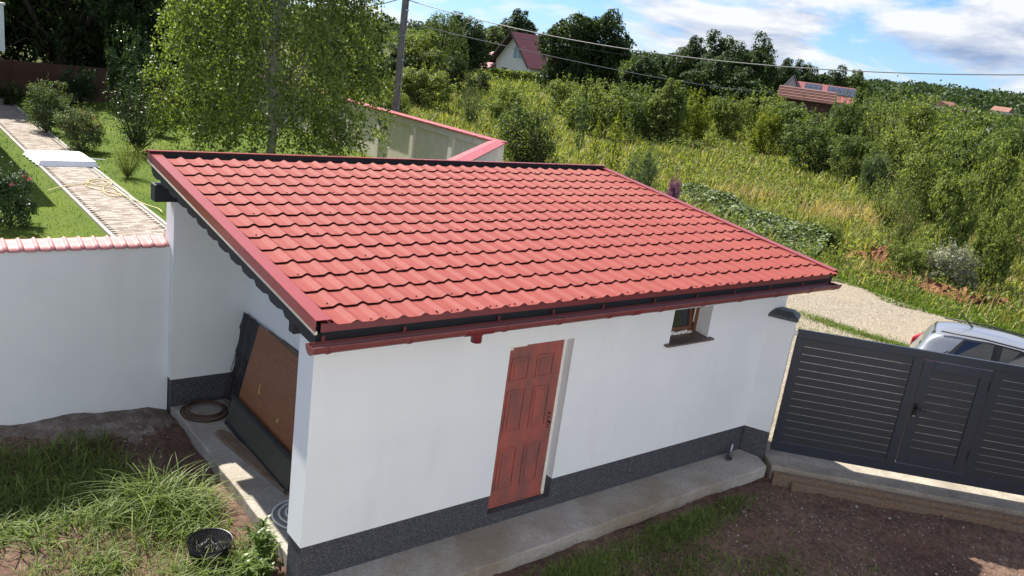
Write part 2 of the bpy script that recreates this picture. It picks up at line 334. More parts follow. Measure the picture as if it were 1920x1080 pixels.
m = Mat('car_silver'); m.color((0.30, 0.315, 0.335)).set(0.3, 0.6, 0.5, Coat_Weight=0.6, Coat_Roughness=0.06); MT['carpaint'] = m.m
MT['carglass'] = plain('car_glass', (0.012, 0.015, 0.018), 0.03, 0, 0.9)
MT['carblack'] = plain('car_black', (0.014, 0.014, 0.016), 0.5)
MT['lamp_red'] = plain('lamp_red', (0.50, 0.015, 0.03), 0.12, 0, 0.7)
MT['rubber'] = plain('rubber', (0.015, 0.015, 0.015), 0.8)
MT['chimney'] = plain('grey_gable', (0.42, 0.41, 0.40), 0.85, 0, 0.2, 0.05)
MT['ash'] = plain('ash', (0.22, 0.21, 0.20), 0.95, 0, 0.1, 0.3, 30)
MT['tagyellow'] = plain('yellow_tag', (0.62, 0.52, 0.16), 0.6)

# ------------------------------------------------------------------ terrain, sheets
def sstep(a, b, x):
    t = np.clip((x-a)/(b-a), 0, 1); return t*t*(3-2*t)
AZ = np.array([-180, -40, 0, 20, 31, 36, 45, 57, 63, 69, 90, 140, 180.]); AH = np.array([4, 4, 4, 3, 1.2, 5.2, 5.2, 3.5, 9.5, 11.0, 8, 4, 4.])
def zg(x, y):
    x = np.asarray(x, float); y = np.asarray(y, float)
    r = np.hypot(x, y); rc = np.hypot(x-CAM[0], y-CAM[1])
    az = np.degrees(np.arctan2(x-CAM[0], y-CAM[1]))
    h = np.interp(az, AZ, AH)
    z = -0.85 + 0.53*sstep(10.5, 14, r) + 0.12*sstep(15, 21, r) + 1.1*sstep(45, 130, rc) + (h-1.0)*sstep(260, 640, rc)
    z = z + sstep(24, 50, r)*0.22*(np.sin(x*0.21+1)*np.cos(y*0.17)+0.5*np.sin(x*0.47-y*0.39))
    return z
nr, na = 90, 120
rr = np.concatenate([[0.01], np.exp(np.linspace(math.log(2), math.log(900), nr-1))]); aa = np.linspace(0, 2*math.pi, na, endpoint=False)
R_, A_ = np.meshgrid(rr, aa, indexing='ij'); X_ = R_*np.cos(A_); Y_ = R_*np.sin(A_)
V = np.stack([X_, Y_, zg(X_, Y_)], -1).reshape(-1, 3)
i, j = np.meshgrid(np.arange(nr-1), np.arange(na), indexing='ij'); j2 = (j+1) % na
Fq = np.stack([i*na+j, (i+1)*na+j, (i+1)*na+j2, i*na+j2], -1).reshape(-1, 4)
tag(place_mesh('ground', np_mesh('ground', V, Fq, MT['field'], True)), kind='structure')

def sheet(name, poly, z, mat):
    mb = MB(); mb.add([(x, y, z) for x, y in poly], [tuple(range(len(poly)))]); return tag(mb.build(name, mat), kind='structure')
def grid_sheet(name, x0, x1, y0, y1, step, fz, mat):
    nx = int((x1-x0)/step)+1; ny = int((y1-y0)/step)+1
    gx, gy = np.meshgrid(np.linspace(x0, x1, nx), np.linspace(y0, y1, ny), indexing='ij')
    V = np.stack([gx, gy, fz(gx, gy)], -1).reshape(-1, 3)
    i, j = np.meshgrid(np.arange(nx-1), np.arange(ny-1), indexing='ij')
    F = np.stack([i*ny+j, (i+1)*ny+j, (i+1)*ny+j+1, i*ny+j+1], -1).reshape(-1, 4)
    return tag(place_mesh(name, np_mesh(name, V, F, mat, True)), kind='structure')
RNG = np.random.default_rng(11)
_ph = RNG.uniform(0, 6.28, (24, 3)); _fr = RNG.normal(0, 1, (24, 2))*np.repeat([2.2, 5, 11], 8)[:, None]; _am = np.repeat([0.018, 0.010, 0.006], 8)
def bumps(x, y):
    z = 0*x
    for (p, q, s), (fx, fy), a in zip(_ph, _fr, _am): z = z + a*np.sin(fx*x+fy*y+p)
    return z*0.6
def zy(x, y):   # yard soil height
    x = np.asarray(x, float); y = np.asarray(y, float)
    gpd = (x-6.73)*-.722+(y+.32)*-.692
    return -0.155 - .3*sstep(.12, -.25, gpd)*(x > 6.3) + 0.15*sstep(3.2, 4.1, y)*sstep(0.3, -0.3, x) + bumps(x, y) - 0.03*sstep(5.0, 7.0, x) - .22*sstep(-.9, -2.6, y)*sstep(.5, 3.0, x)*sstep(.45, 1.3, gpd)
grid_sheet('yard_soil', -6.5, 12.5, -9.0, 4.2, 0.05, lambda x, y: zy(x, y)+RNG.normal(0, .006, x.shape)+.018*(RNG.random(x.shape) > .985), MT['soil'])
grid_sheet('lawn', -9.5, 14.0, 4.3, 39.0, 0.5, lambda x, y: 0.0*x, MT['lawn'])
sheet('gravel_road', [(12.6, 14.5), (13.6, 9), (14.1, 6), (14.3, 4.1), (15.1, 2.1), (16.0, -2), (17.4, -9), (18.6, -18), (22.5, -18), (20.6, -8), (19.7, -2), (19.25, 1.4), (18.8, 3.1), (19.3, 6.2), (19.6, 10), (19.0, 14.5), (16, 16.5)], -0.185, MT['gravel'])
sheet('roadside_sand', [(7.2, 3.5), (12.6, 12), (14.4, 6), (14.6, 4), (15.4, 2.1), (16.3, -2), (17.7, -9), (13, -9), (10.5, -4.2), (8.4, -1.6), (6.9, 0.2)], -0.192, MT['gravel'])

n_ = 60; tx = np.linspace(-6.2, .05, n_); ed = 3.62+.16*np.sin(tx*2.9)+.10*np.sin(tx*7.3+1)+.05*np.sin(tx*17)
mb_v = []; 
for q in range(5):
    yy = ed+(4.12-ed)*q/4; mb_v.append(np.stack([tx, yy, zy(tx, yy)+.012+.02*q/4+RNG.normal(0, .008, n_)*(q < 4)-.02*(q == 0)], 1))
Vr = np.concatenate(mb_v); Fr = np.array([(a*n_+k, a*n_+k+1, (a+1)*n_+k+1, (a+1)*n_+k) for a in range(4) for k in range(n_-1)])
m = Mat('rubble'); f = m.noise(6, 8, 0.7); g = m.noise(40, 5)
m.color(m.mix(m.ramp(g, [(0.35, 0.6), (0.6, 0.0)]), m.ramp(f, [(0.3, (0.12, 0.085, 0.065)), (0.52, (0.20, 0.165, 0.14)), (0.75, (0.40, 0.38, 0.35))]), (0.08, 0.06, 0.05))).set(0.95, 0, 0.1).bump(f, 0.9, 0.03); MT['rubble'] = m.m
tag(place_mesh('rubble_strip', np_mesh('rubble_strip', Vr, Fr, MT['rubble'], True)), kind='structure')

# ------------------------------------------------------------------ shed
shed = empty('shed', (0, 0, 0), 'white single-storey shed under a sloping red metal tile roof', 'shed')
SOFF = 0.1098
def zroof(y, n=0.0): return 2.667 + (y+0.338)*SOFF + n*1.006
mb = MB(); T = 0.29
for x0, x1, z0, z1 in [(0, 2.117, .368, 2.49), (2.117, 2.977, 2.036, 2.49), (2.977, 4.536, .368, 2.49), (4.536, 5.244, .368, 1.79), (4.536, 5.244, 2.208, 2.49), (5.244, 6.81, .368, 2.49)]:
    mb.box(x0, x1, 0, T, z0, z1)
mb.build('front_wall', MT['white'], shed)
mb = MB(); mb.box(.06, 6.81, 3.98, 4.28, .368, 2.625); mb.build('back_wall', MT['white'], shed)
mb = MB(); mb.prism([(.99, T, .368), (.99, 3.98, .368), (.99, 3.98, zroof(3.98, -.21)), (.99, T, zroof(T, -.21))], (.14, 0, 0)); mb.build('partition_wall', MT['white'], shed)
mb = MB(); mb.prism([(6.53, T, .368), (6.53, 3.98, .368), (6.53, 3.98, zroof(3.98, -.21)), (6.53, T, zroof(T, -.21))], (.28, 0, 0)); mb.build('side_wall', MT['white'], shed)
mb = MB(); e = .012
mb.box(e, 2.117, e, T-e, -.15, .368); mb.box(2.117, 2.977, e, T-e, -.15, .128); mb.box(2.977, 6.81-e, e, T-e, -.15, .368)
mb.box(.06+e, 6.8, 3.99, 4.27, -.15, .368); mb.box(.99+e, 1.12, T, 3.98, -.15, .368); mb.box(6.54, 6.8, T, 3.98, -.15, .368)
mb.build('plinth', MT['plinth'], shed)
# roof frame
P0 = Vector((-.187, -.338, 2.667)); e1 = Vector((7.372, -.038, 0)).normalized(); e2 = Vector((.024, 4.656, .512)).normalized(); e3 = e1.cross(e2).normalized(); e2 = e3.cross(e1)
RM = Matrix.Identity(4)
for k in range(3): RM[k][0] = e1[k]; RM[k][1] = e2[k]; RM[k][2] = e3[k]; RM[k][3] = P0[k]
mb = MB(); mb.box(.05, 7.32, .05, 4.52, -.20, -.075)
roof = mb.build('roof', MT['blackwood'], shed); roof.matrix_local = RM
def hump(u):
    d = np.abs(u-.5)/.285; return np.where(d < 1, .5+.5*np.cos(math.pi*np.clip(d, 0, 1)), 0)*.025
US = np.array([0, .1, .215, .28, .335, .39, .445, .5, .555, .61, .665, .72, .785, .9, 1.0])
def tile_mesh(us):
    n = len(us); h = hump(us); lip = .0185
    vs = []; rows = [(.16, .003), (0.0, lip*.80), (0.0, lip), (0.0, lip), (1.02, .0005)]
    for v, z in rows:
        for u, hh in zip(us, h): vs.append((u, v, z+hh))
    fs = []
    for a in (0, 1, 3):
        for k in range(n-1): fs.append((a*n+k, a*n+k+1, (a+1)*n+k+1, (a+1)*n+k))
    return vs, fs
vs, fs = tile_mesh(US)
tm = bpy.data.meshes.new('roof_tile'); tm.from_pydata(vs, [], fs); tm.update(); tm.materials.append(MT['roof'])
nn = len(US); tm.polygons.foreach_set('use_smooth', [k >= 2*(nn-1) for k in range(len(fs))])
ROWS = [-.092, .23, .545, .865, 1.19, 1.505, 1.83, 2.125, 2.44, 2.79, 3.12, 3.45, 3.79, 4.15, 4.45]
U0, PW, NT = .318-.5*.2117, .2117, -.036
rest = MB(); cells = []
for r_ in range(14):
    for c_ in range(33): cells.append((r_, c_))
cells.sort(key=lambda q: math.hypot(q[1]*PW+2.5, q[0]*.325+5.5))
rnd = random.Random(5)
for k, (r_, c_) in enumerate(cells):
    v0 = ROWS[r_]; dv = ROWS[r_+1]-v0; u0 = U0+c_*PW; jit = rnd.uniform(-.0012, .0012)
    if k < 300:
        o = bpy.data.objects.new('roof_tile', tm); COL.objects.link(o); o.parent = roof; o.location = (u0, v0, NT+jit); o.scale = (PW, dv, 1)
    else:
        rest.add([(u0+PW*a, v0+dv*b, NT+jit+c) for a, b, c in vs], fs)
# part tiles under both verges
for r_ in range(14):
    v0 = ROWS[r_]; dv = ROWS[r_+1]-v0
    a, b = tile_mesh(np.array([.62, .68, .74, .785, .9, 1.0])); rest.add([(U0-PW+PW*x, v0+dv*y, NT+z) for x, y, z in a], b)
    a, b = tile_mesh(np.array([0, .1, .215, .28, .3])); rest.add([(U0+33*PW+PW*x, v0+dv*y, NT+z) for x, y, z in a], b)
ro = rest.build('tile_field', MT['roof'], roof); ro['kind'] = 'stuff'
ro.data.polygons.foreach_set('use_smooth', [abs(p.normal.z) > .6 for p in ro.data.polygons])
sc_ = MB()
for k in range(95):
    r_ = rnd.choice([0, 0, 0, 1, 3, 4, 6, 7, 8, 10, 13]); c_ = rnd.randrange(33); u = U0+(c_+rnd.choice([.13, .18, .86]))*PW; v = ROWS[r_]+rnd.uniform(.03, .06)
    sc_.lathe([(.0075, 0), (.0075, .008), (.004, .012), (.0001, .012)], 6, (u, v, NT+.014))
s_ = sc_.build('roof_screw', MT['blackmetal'], roof); s_['kind'] = 'stuff'
for k, (a, b) in enumerate([(-.03, 1.80), (1.77, 2.80), (2.77, 4.66)]):
    d_ = -.0025*k; MB().prism([(0-d_, a, d_), (.125, a, d_), (.125, a, d_-.03), (.121, a, d_-.03), (.121, a, d_-.004), (.004, a, d_-.004), (.004, a, -.10+d_), (0-d_, a, -.10+d_)][::-1], (0, b-a, 0)).build('verge_trim', MT['trim'], roof)
for k, (a, b) in enumerate([(-.03, 2.30), (2.27, 4.66)]):
    d_ = -.0025*k; MB().prism([(7.372+d_, a, d_), (7.26, a, d_), (7.26, a, d_-.02), (7.264, a, d_-.02), (7.264, a, d_-.004), (7.368, a, d_-.004), (7.368, a, -.10), (7.372+d_, a, -.10)], (0, b-a, 0)).build('verge_trim', MT['trim'], roof)
# ridge flashing with a dark gap under it
MB().prism([(-.012, 4.545, .030), (-.012, 4.70, -.002), (-.012, 4.70, -.03), (-.012, 4.694, -.03), (-.012, 4.694, -.008), (-.012, 4.545, .022)], (7.40, 0, 0)).build('ridge_flashing', MT['trim'], roof)
MB().box(.02, 7.35, 4.575, 4.62, -.10, .010).build('ridge_board', MT['blackwood'], roof)
bt = MB()
for c_ in range(0, 33, 1): bt.lathe([(.006, 0), (.006, .006), (.0001, .008)], 6, (U0+(c_+.5)*PW, 4.56, .026))
s_ = bt.build('flashing_rivet', MT['wine'], roof); s_['kind'] = 'stuff'
MB().box(.004, .030, -.02, 4.66, -.132, -.104).build('cream_batten', MT['creamwood'], roof, bevel=.003)
pl = [(.03, 0, -.134), (.03, 4.64, -.134)]
for k in range(14, 0, -1):
    v = k*.325; pl += [(.03, v, -.222), (.03, v-.055, -.258), (.03, v-.22, -.252)]
pl += [(.03, .0, -.262)]
MB().prism(pl, (.05, 0, 0)).build('bargeboard', MT['blackwood'], roof)
MB().prism([(7.30, 0, -.104), (7.30, 4.64, -.104), (7.30, 4.64, -.25), (7.30, 0, -.25)], (.05, 0, 0)).build('bargeboard', MT['blackwood'], roof)
MB().prism([(.06, .0, -.048), (.06, .16, -.048), (.06, .16, -.052), (.06, .004, -.052), (.06, -.008, -.118), (.06, -.012, -.118)], (7.20, 0, 0)).build('eave_trim', MT['wine'], roof)
MB().box(.07, 7.30, .012, .05, -.265, -.08).build('fascia_board', MT['blackwood'], roof)
MB().box(-.16, 6.9, 3.985, 4.16, 2.627, 2.83).build('rear_beam', MT['blackwood'], shed, bevel=.008)
MB().box(-.06, .985, .295, .40, 2.30, zroof(.3, -.21)).build('front_beam', MT['blackwood'], shed, bevel=.006)
# gutter
GY, GZ, GR = -.418, 2.478, .072
def half_pipe(x0, x1, r0, r1, n=10, zo=0):
    ps = [(math.pi+math.pi*k/n) for k in range(n+1)]
    a = [(r0*math.cos(q), r0*math.sin(q)) for q in ps]; b = [(r1*math.cos(q), r1*math.sin(q)) for q in ps][::-1]
    return [(x0, GY+y, GZ+z+zo) for y, z in a+b], (x1-x0, 0, 0)
p_, e_ = half_pipe(-.25, 7.20, GR, GR-.004); gutter = MB().prism(p_, e_).build('gutter', MT['gutter'], shed)
MB().tube([(-.25, GY-GR, GZ+.004), (7.2, GY-GR, GZ+.004)], .009, 8).build('gutter_bead', MT['gutter'], gutter, smooth=True)
for xx in (-.252, 7.198):
    mb = MB(); ps = [(math.pi+math.pi*k/10) for k in range(11)]; mb.prism([(xx, GY+(GR+.002)*math.cos(q), GZ+(GR+.002)*math.sin(q)) for q in ps], (.004, 0, 0)); mb.build('gutter_end_cap', MT['gutter'], gutter)
for xx in (-.12, .62, 1.62, 2.28, 2.95, 3.72, 4.42, 5.1, 5.8, 6.5, 7.08):
    mb = MB(); p_, e_ = half_pipe(xx, xx+.028, GR+.006, GR+.001); mb.prism(p_, e_); mb.box(xx, xx+.028, GY+GR-.002, GY+GR+.004, GZ, GZ+.045); mb.box(xx, xx+.028, GY-GR-.012, GY-GR+.012, GZ+.006, GZ+.016)
    mb.build('gutter_bracket', MT['gutter'], gutter)
for xx in (1.20, 3.30):
    p_, e_ = half_pipe(xx, xx+(.30 if xx < 2 else .10), GR+.007, GR+.002); MB().prism(p_, e_).build('gutter_joint', MT['wine'], gutter)
MB().lathe([(.060, -.05), (.056, -.075), (.050, -.085), (.050, -.145), (.046, -.145), (.046, -.06)], 18, (1.345, GY, GZ)).build('gutter_outlet', MT['wine'], gutter, smooth=True)
# door
dr = MB().box(2.118, 2.925, .095, .135, .14, 2.03).build('door', MT['door'], shed, bevel=.003)
def ring(mb, x0, x1, z0, z1, w_, y0, y1):
    mb.box(x0, x1, y0, y1, z0, z0+w_); mb.box(x0, x1, y0, y1, z1-w_, z1); mb.box(x0, x0+w_, y0, y1, z0+w_, z1-w_); mb.box(x1-w_, x1, y0, y1, z0+w_, z1-w_)
for x0, x1 in ((2.235, 2.475), (2.575, 2.815)):
    for z0, z1 in ((.34, .83), (1.02, 1.50), (1.60, 1.86)):
        mb = MB(); ring(mb, x0, x1, z0, z1, .018, .084, .097); mb.box(x0+.045, x1-.045, .087, .097, z0+.045, z1-.045); mb.build('door_panel', MT['door'], dr, bevel=.005)
MB().box(2.118, 2.93, .088, .096, .14, .165).build('door_sill_strip', MT['door'], dr)
mb = MB(); mb.box(2.855, 2.885, .088, .096, 1.0, 1.18); mb.build('lock_plate', MT['door'], dr)
hd = MB()
for zz, rr_ in ((1.15, .012), (1.10, .009), (1.05, .013), (1.01, .008), (.98, .006)): hd.tube([(2.87, .096, zz), (2.87, .080, zz)], rr_, 8)
hd.tube([(2.87, .082, 1.05), (2.87, .055, 1.05), (2.85, .05, 1.05)], .006, 6); hd.build('door_handle', MT['blackmetal'], dr)
MB().box(2.928, 2.974, .092, .15, .132, 2.033).build('door_frame', MT['foam'], shed, bevel=.006)
mb = MB(); mb.box(2.12, 2.40, .075, .094, 1.985, 2.034); mb.box(2.12, 2.22, .07, .094, 1.962, 1.984); mb.build('plaster_patch', MT['foam'], shed, bevel=.006)
# window
wf = MB(); ring(wf, 4.538, 5.242, 1.792, 2.206, .055, .19, .26); win = wf.build('window', MT['brownframe'], shed, bevel=.004)
ws = MB(); ring(ws, -.295, .295, 0, .33, .05, 0, .045); sash = ws.build('window_sash', MT['brownframe'], win, loc=(4.875, .20, 1.84), bevel=.004); sash.rotation_euler = (rad(-9), 0, 0)
g_ = MB().box(-.25, .25, .018, .026, .045, .285).build('window_pane', MT['glass'], win, loc=(4.875, .20, 1.84)); g_.rotation_euler = (rad(-9), 0, 0)
MB().box(5.178, 5.186, .20, .215, 1.93, 2.15).build('window_seal', MT['foam'], win)
MB().box(4.68, 4.83, .183, .192, 1.835, 1.85).build('foam_strip', MT['foam'], win)
sl = MB().prism([(4.45, -.065, 1.768), (4.45, -.065, 1.79), (4.45, .19, 1.812), (4.45, .19, 1.775)], (.86, 0, 0)).build('window_sill', MT['sill'], shed, bevel=.004)
fo = MB()
for k in range(14):
    x = 4.62+k*.036; fo.obox((x, .165+rnd.uniform(-.01, .01), 1.808), (.05, 0, 0), (0, .03, 0), (0, 0, rnd.uniform(.012, .04)))
fo.build('foam_filler', MT['foam'], shed, bevel=.008)
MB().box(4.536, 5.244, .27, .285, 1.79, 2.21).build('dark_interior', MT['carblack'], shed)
# pillar
A = np.array([6.48, .003]); B = np.array([6.64, -.30]); t_ = np.array([.883, .47])*.30
pil = empty('gate_pillar', (6.68, -.15, 0), 'white rendered pillar with dark hipped cap joining shed wall and gate', 'pillar')
def rel(p, z): return (p[0]-6.68, p[1]+.15, z)
def quad4(o=0.0):
    d1 = (B-A)/np.linalg.norm(B-A); d2 = t_/np.linalg.norm(t_)
    return [A-d1*o-d2*o, B+d1*o-d2*o, B+d1*o+t_+d2*o, A-d1*o+t_+d2*o]
MB().prism([rel(q, .368) for q in quad4()], (0, 0, 1.587)).build('shaft', MT['white'], pil)
MB().prism([rel(q, -.2) for q in quad4(-.006)], (0, 0, .568)).build('plinth', MT['plinth'], pil)
mb = MB(); b0 = [rel(q, 1.955) for q in quad4(.03)]; b1 = [rel(q, 1.995) for q in quad4(.03)]; b2 = [rel(q, 2.06) for q in quad4(-.06)]
mb.add(b0+b1+b2, [(3, 2, 1, 0)]+[(i, (i+1) % 4, 4+(i+1) % 4, 4+i) for i in range(4)]+[(4+i, 4+(i+1) % 4, 8+(i+1) % 4, 8+i) for i in range(4)]+[(8, 9, 10, 11)]); mb.build('cap', MT['slate'], pil, bevel=.01)
# concrete pavement round the shed
def slab(name, poly, z0, z1, mat, lab=None):
    return tag(MB().prism([(x, y, z0) for x, y in poly], (0, 0, z1-z0)).build(name, mat, bevel=.012), kind='structure')
fr = [(-.06, .02)] + [(-.06+.1*k if k else -.06, -.50-.16*(1-min(1, k/50))*.6+.007*math.sin(k*.9)+.003*math.sin(k*2.6)) for k in range(0, 66)] + [(6.46, -.46), (6.58, -.25), (6.5, .02)]
slab('concrete_pavement', fr, -.17, 0.0, MT['concrete'])
by = [(1.0, .28), (1.0, 4.0), (.07, 4.0)] + [(.10+.006*math.sin(k*.8)+.0025*math.sin(k*2.1), 3.9-.12*k) for k in range(0, 31)] + [(.10, .28)]
slab('bay_floor', by, -.17, -.004, MT['concrete'])

# ------------------------------------------------------------------ things in the bay
def leaning(name, y0, y1, xb, xt, zt, th, mat, parent=None, z0=0.0, bevel=.003, yo=.1):
    """board leaning on the partition: foot at x=xb, z=0 ; head at x=xt, z=zt; part from fraction z0"""
    d = np.array([xt-xb, yo, zt]); n = np.array([zt, 0, xb-xt]); n = n/np.linalg.norm(n)
    return MB().obox(np.array([xb, y0, .0])+d*z0, (0, y1-y0, 0), d*(1-z0), n*th).build(name, mat, parent, bevel=bevel)
ob = leaning('leaning_board', 1.45, 3.27, .575, .915, 1.22, .03, MT['laminate']); tag(ob, 'brown wood-grain board leaning on the wall inside the open bay', 'board')
# lower dark panel resting against its foot
d = np.array([.34, .1, 1.22]); n_ = np.array([-1.22, 0, .34]); n_ = n_/np.linalg.norm(n_)
op = MB().obox(np.array([.545, 1.45, 0.0])+n_*.004, (0, 1.84, 0), d*.29, n_*.03).build('dark_panel', MT['olive'], bevel=.004); tag(op, 'low dark olive panel standing against the foot of the brown board', 'panel')
MB().obox(np.array([.545, 1.45, 0.0])+n_*.035+d*.255, (0, 1.84, 0), d*.035, n_*.012).build('panel_rail', MT['darkboard'], op)
MB().obox(np.array([.545, 1.45, 0.0])+n_*.035, (0, 1.84, 0), d*.03, n_*.012).build('panel_rail', MT['darkboard'], op)
bd = np.array([.575, 1.45, 0])
for (fy, fz) in ((1.32, .47), (.72, .40), (.95, .22)):
    p0 = bd+d*fz+np.array([0, fy, 0])+n_*.004
    mb = MB(); mb.tube([p0+np.array([0, .02*math.cos(a), 0])+d/np.linalg.norm(d)*.02*math.sin(a)+n_*.004 for a in np.linspace(0, 6.28, 9)], .0035, 5)
    mb.build('wire_ring', MT['tagyellow'], ob if fz > .3 else op)
p0 = bd+d*.49+np.array([0, 1.33, 0])+n_*.008; MB().obox(p0, (0, .015, 0), d*.06, n_*.004).build('yellow_tag', MT['tagyellow'], ob)
for k, (yy, l_, c_) in enumerate([(1.5, 1.65, 'darkboard'), (1.7, 1.5, 'timber'), (1.62, 1.2, 'darkboard')]):
    o = MB().obox((.945-.0*k+.0, yy, 1.14+.025*k), (.0, l_, -.05), (.035, 0, .02), (.004, 0, .028)).build('offcut_strip', MT[c_], bevel=.003)
    tag(o, ['black strip lying along the top of the brown board', 'brown broken strip lying on the board top near the wall', 'short black strip, topmost of those on the brown board'][k], 'offcut', 'offcuts on top of the leaning board')
    o.location = (-.03+.018*k, 0, .06-.012*k)
# black corrugated sheet
us = np.linspace(0, 1, 61); ws_ = np.linspace(0, 1, 14); vs = []; 
for a in us:
    st = (a*3.7) % 1.0
    for b in ws_:
        p = np.array([.80+.15*a, 3.93-.58*b+.035*abs(st-.5)*2*(1 if b == 0 else .6)-.02, .01+1.19*a]); p = p+np.array([-1, 0, .13])*(.018*(1-st)+.016*math.cos(b*18)); vs.append(p)
fs = [(a*14+b, a*14+b+1, (a+1)*14+b+1, (a+1)*14+b) for a in range(60) for b in range(13)]
mb = MB(); mb.add(vs, fs); o = mb.build('metal_tile_sheet', MT['darkboard'], smooth=True); o.modifiers.new('s', 'SOLIDIFY').thickness = .004
tag(o, 'black wavy metal tile sheet leaning in the inner corner of the bay', 'metal sheet')
mb = MB(); q0 = np.array([.70, 3.92, .012]); dz = np.array([.16, 0, .68]); dy = np.array([0, -.32, 0])
for k in range(4): mb.tube([q0+dy*k/3, q0+dy*k/3+dz], .004, 5)
for k in range(7): mb.tube([q0+dz*(k+.3)/7-dy*.08, q0+dz*(k+.3)/7+dy*1.1], .0035, 5)
o = mb.build('wire_mesh', MT['rust']); tag(o, 'rusty welded wire mesh standing beside the brown board', 'wire mesh')
# coil
rr2 = random.Random(3); mb = MB()
for k in range(7):
    r_ = .285-.012*k+rr2.uniform(-.008, .008); cx_, cy_ = .385+rr2.uniform(-.012, .012), 3.675+rr2.uniform(-.012, .012); z0 = .01+.007*k
    mb.tube([(cx_+r_*math.cos(a), cy_+r_*math.sin(a), z0+.012*(1+math.sin(a+k))) for a in np.linspace(0, 2*math.pi*.98, 40)], .0075, 6)
o = mb.build('steel_coil', MT['rust'], smooth=True); tag(o, 'coil of dark rusty steel rod lying on the bay floor', 'coil')
# plank
pts = [(0, -.02), (.05, -.075), (.2, -.085), (1.66, -.06), (1.70, .055), (.35, .075), (.28, .06), (.12, .075), (.02, .05)]
o = MB().prism([(x, y, 0) for x, y in pts], (0, 0, .035)).build('wooden_plank', MT['timber'], loc=(.37, 3.10, .0), bevel=.006); o.rotation_euler = (0, 0, math.atan2(-1.66, .20)); tag(o, 'rough brown plank with a pointed end lying on the bay floor', 'plank')
# hose at pier
mb = MB(); pts = []
for k in range(3):
    for a in np.linspace(0, 2*math.pi, 26, endpoint=False): 
        r_ = .29-.07*k; pts.append((.48+r_*math.cos(a)*.95, 1.02+r_*1.0*math.sin(a), .014+.012*k))
pts = [(.12, .50, .012), (.2, .56, .014), (.34, .66, .016), (.6, .72, .016), (.74, .86, .016)] + pts
mb.tube(pts, .011, 8); o = mb.build('white_hose', MT['hosewhite'], smooth=True); tag(o, 'pale grey hose coiled on the floor behind the front pier', 'hose')
# pipe stub
pp = empty('pipe_stub', (6.10, -.13, 0), 'short grey pipe elbow lying on the pavement by the pillar', 'pipe')
mb = MB(); mb.tube([(-.06, -.03, .045), (.03, .02, .045)], .04, 14, caps=False); mb.tube([(-.06, -.03, .045), (.03, .02, .045)], .033, 14, caps=False); mb.build('pipe', MT['steel'], pp, smooth=True)
mb = MB(); mb.tube([(.01, .01, .045), (.06, .05, .05), (.11, .075, .10), (.12, .08, .16)], .018, 8); mb.build('elbow', MT['steel'], pp, smooth=True)

# ------------------------------------------------------------------ gate, beam, timbers
gd = np.array([.692, -.722]); gd = gd/np.linalg.norm(gd); gn = np.array([gd[1], -gd[0]])   # gn points to the yard
if gn@np.array([-.72, -.69]) < 0: gn = -gn
gate = empty('sliding_gate', (6.73, -.32, 0), 'anthracite grey metal gate of horizontal slats with a wicket door', 'gate', rz=math.atan2(gd[1], gd[0]))
# local frame: x along the gate, y = away from the yard
GE = 5.6
fm = MB(); fm.box(0, GE, 0, .05, 1.735, 1.85); fm.box(0, GE, 0, .05, .10, .24)
for a, b in ((0, .11), (1.50, 1.62), (2.50, 2.62), (4.55, 4.65), (5.5, 5.6)): fm.box(a, b, 0, .05, .24, 1.735)
fm.build('frame', MT['anthframe'], gate, bevel=.004)
pitch = .1075
sm = {}
def slats(parent, a, b, z0, z1, yo):
    n = round((z1-z0)/pitch)
    p = (z1-z0)/n
    for k in range(n):
        key = (round(b-a, 3), round(p, 4))
        if key not in sm: sm[key] = MB().box(0, b-a, 0, .018, .0038, p-.0038).mesh('slat', MT['anthracite'])
        o = place_mesh('slat', sm[key], parent, (a, yo, z0+k*p))
slats(gate, .112, 1.498, .242, 1.733, .014); slats(gate, 2.622, 4.548, .242, 1.733, .014); slats(gate, 4.652, 5.498, .242, 1.733, .014)
wd = MB(); wd.box(1.632, 1.76, -.004, .046, .255, 1.722); wd.box(2.36, 2.488, -.004, .046, .255, 1.722); wd.box(1.76, 2.36, -.004, .046, 1.60, 1.722); wd.box(1.76, 2.36, -.004, .046, .255, .38)
wk = wd.build('wicket_door', MT['anthframe'], gate, bevel=.004)
slats(wk, 1.762, 2.358, .382, 1.598, .012)
hb = MB(); hb.box(1.655, 1.70, -.016, -.004, .93, 1.12); hb.tube([(1.678, -.016, 1.06), (1.678, -.055, 1.06), (1.80, -.06, 1.055)], .010, 8); hb.build('handle', MT['blackmetal'], wk)
MB().tube([(1.678, -.004, .95), (1.678, -.03, .95)], .012, 10).build('lock_cylinder', MT['steel'], wk)
for zz in (.45, 1.45): MB().tube([(2.497, -.012, zz), (2.497, -.012, zz+.14)], .014, 8).build('hinge', MT['anthframe'], wk)
MB().box(-.07, .0, .005, .045, 1.76, 1.82).build('gate_catch', MT['steel'], gate, bevel=.004)
def gp(s, q): return (6.73+gd[0]*s+gn[0]*q, -.32+gd[1]*s+gn[1]*q)
bm = empty('gate_foundation', (*gp(0, 0), 0), 'long concrete foundation beam below the grey gate', 'kerb')
mb = MB(); pl = [gp(-.12, -.35)] + [gp(6.5, -.35)] + [gp(6.5-.25*k, .29+.012*math.sin(k*1.9)) for k in range(27)]
o = MB().prism([(x-bm.location.x, y-bm.location.y, -.22) for x, y in pl[::-1]], (0, 0, .225)).build('concrete_beam', MT['oldconcrete'], bm, bevel=.014)
def timber(s0, s1, q0, q1, z0, z1, label, k):
    a = gp(s0, q0); o = MB().obox((0, 0, 0), (gd[0]*(s1-s0), gd[1]*(s1-s0), .0), (gn[0]*(q1-q0), gn[1]*(q1-q0), -.01), (0, 0, z1-z0)).build('timber', MT['timber'], loc=(a[0], a[1], z0), bevel=.008); tag(o, label, 'timber')
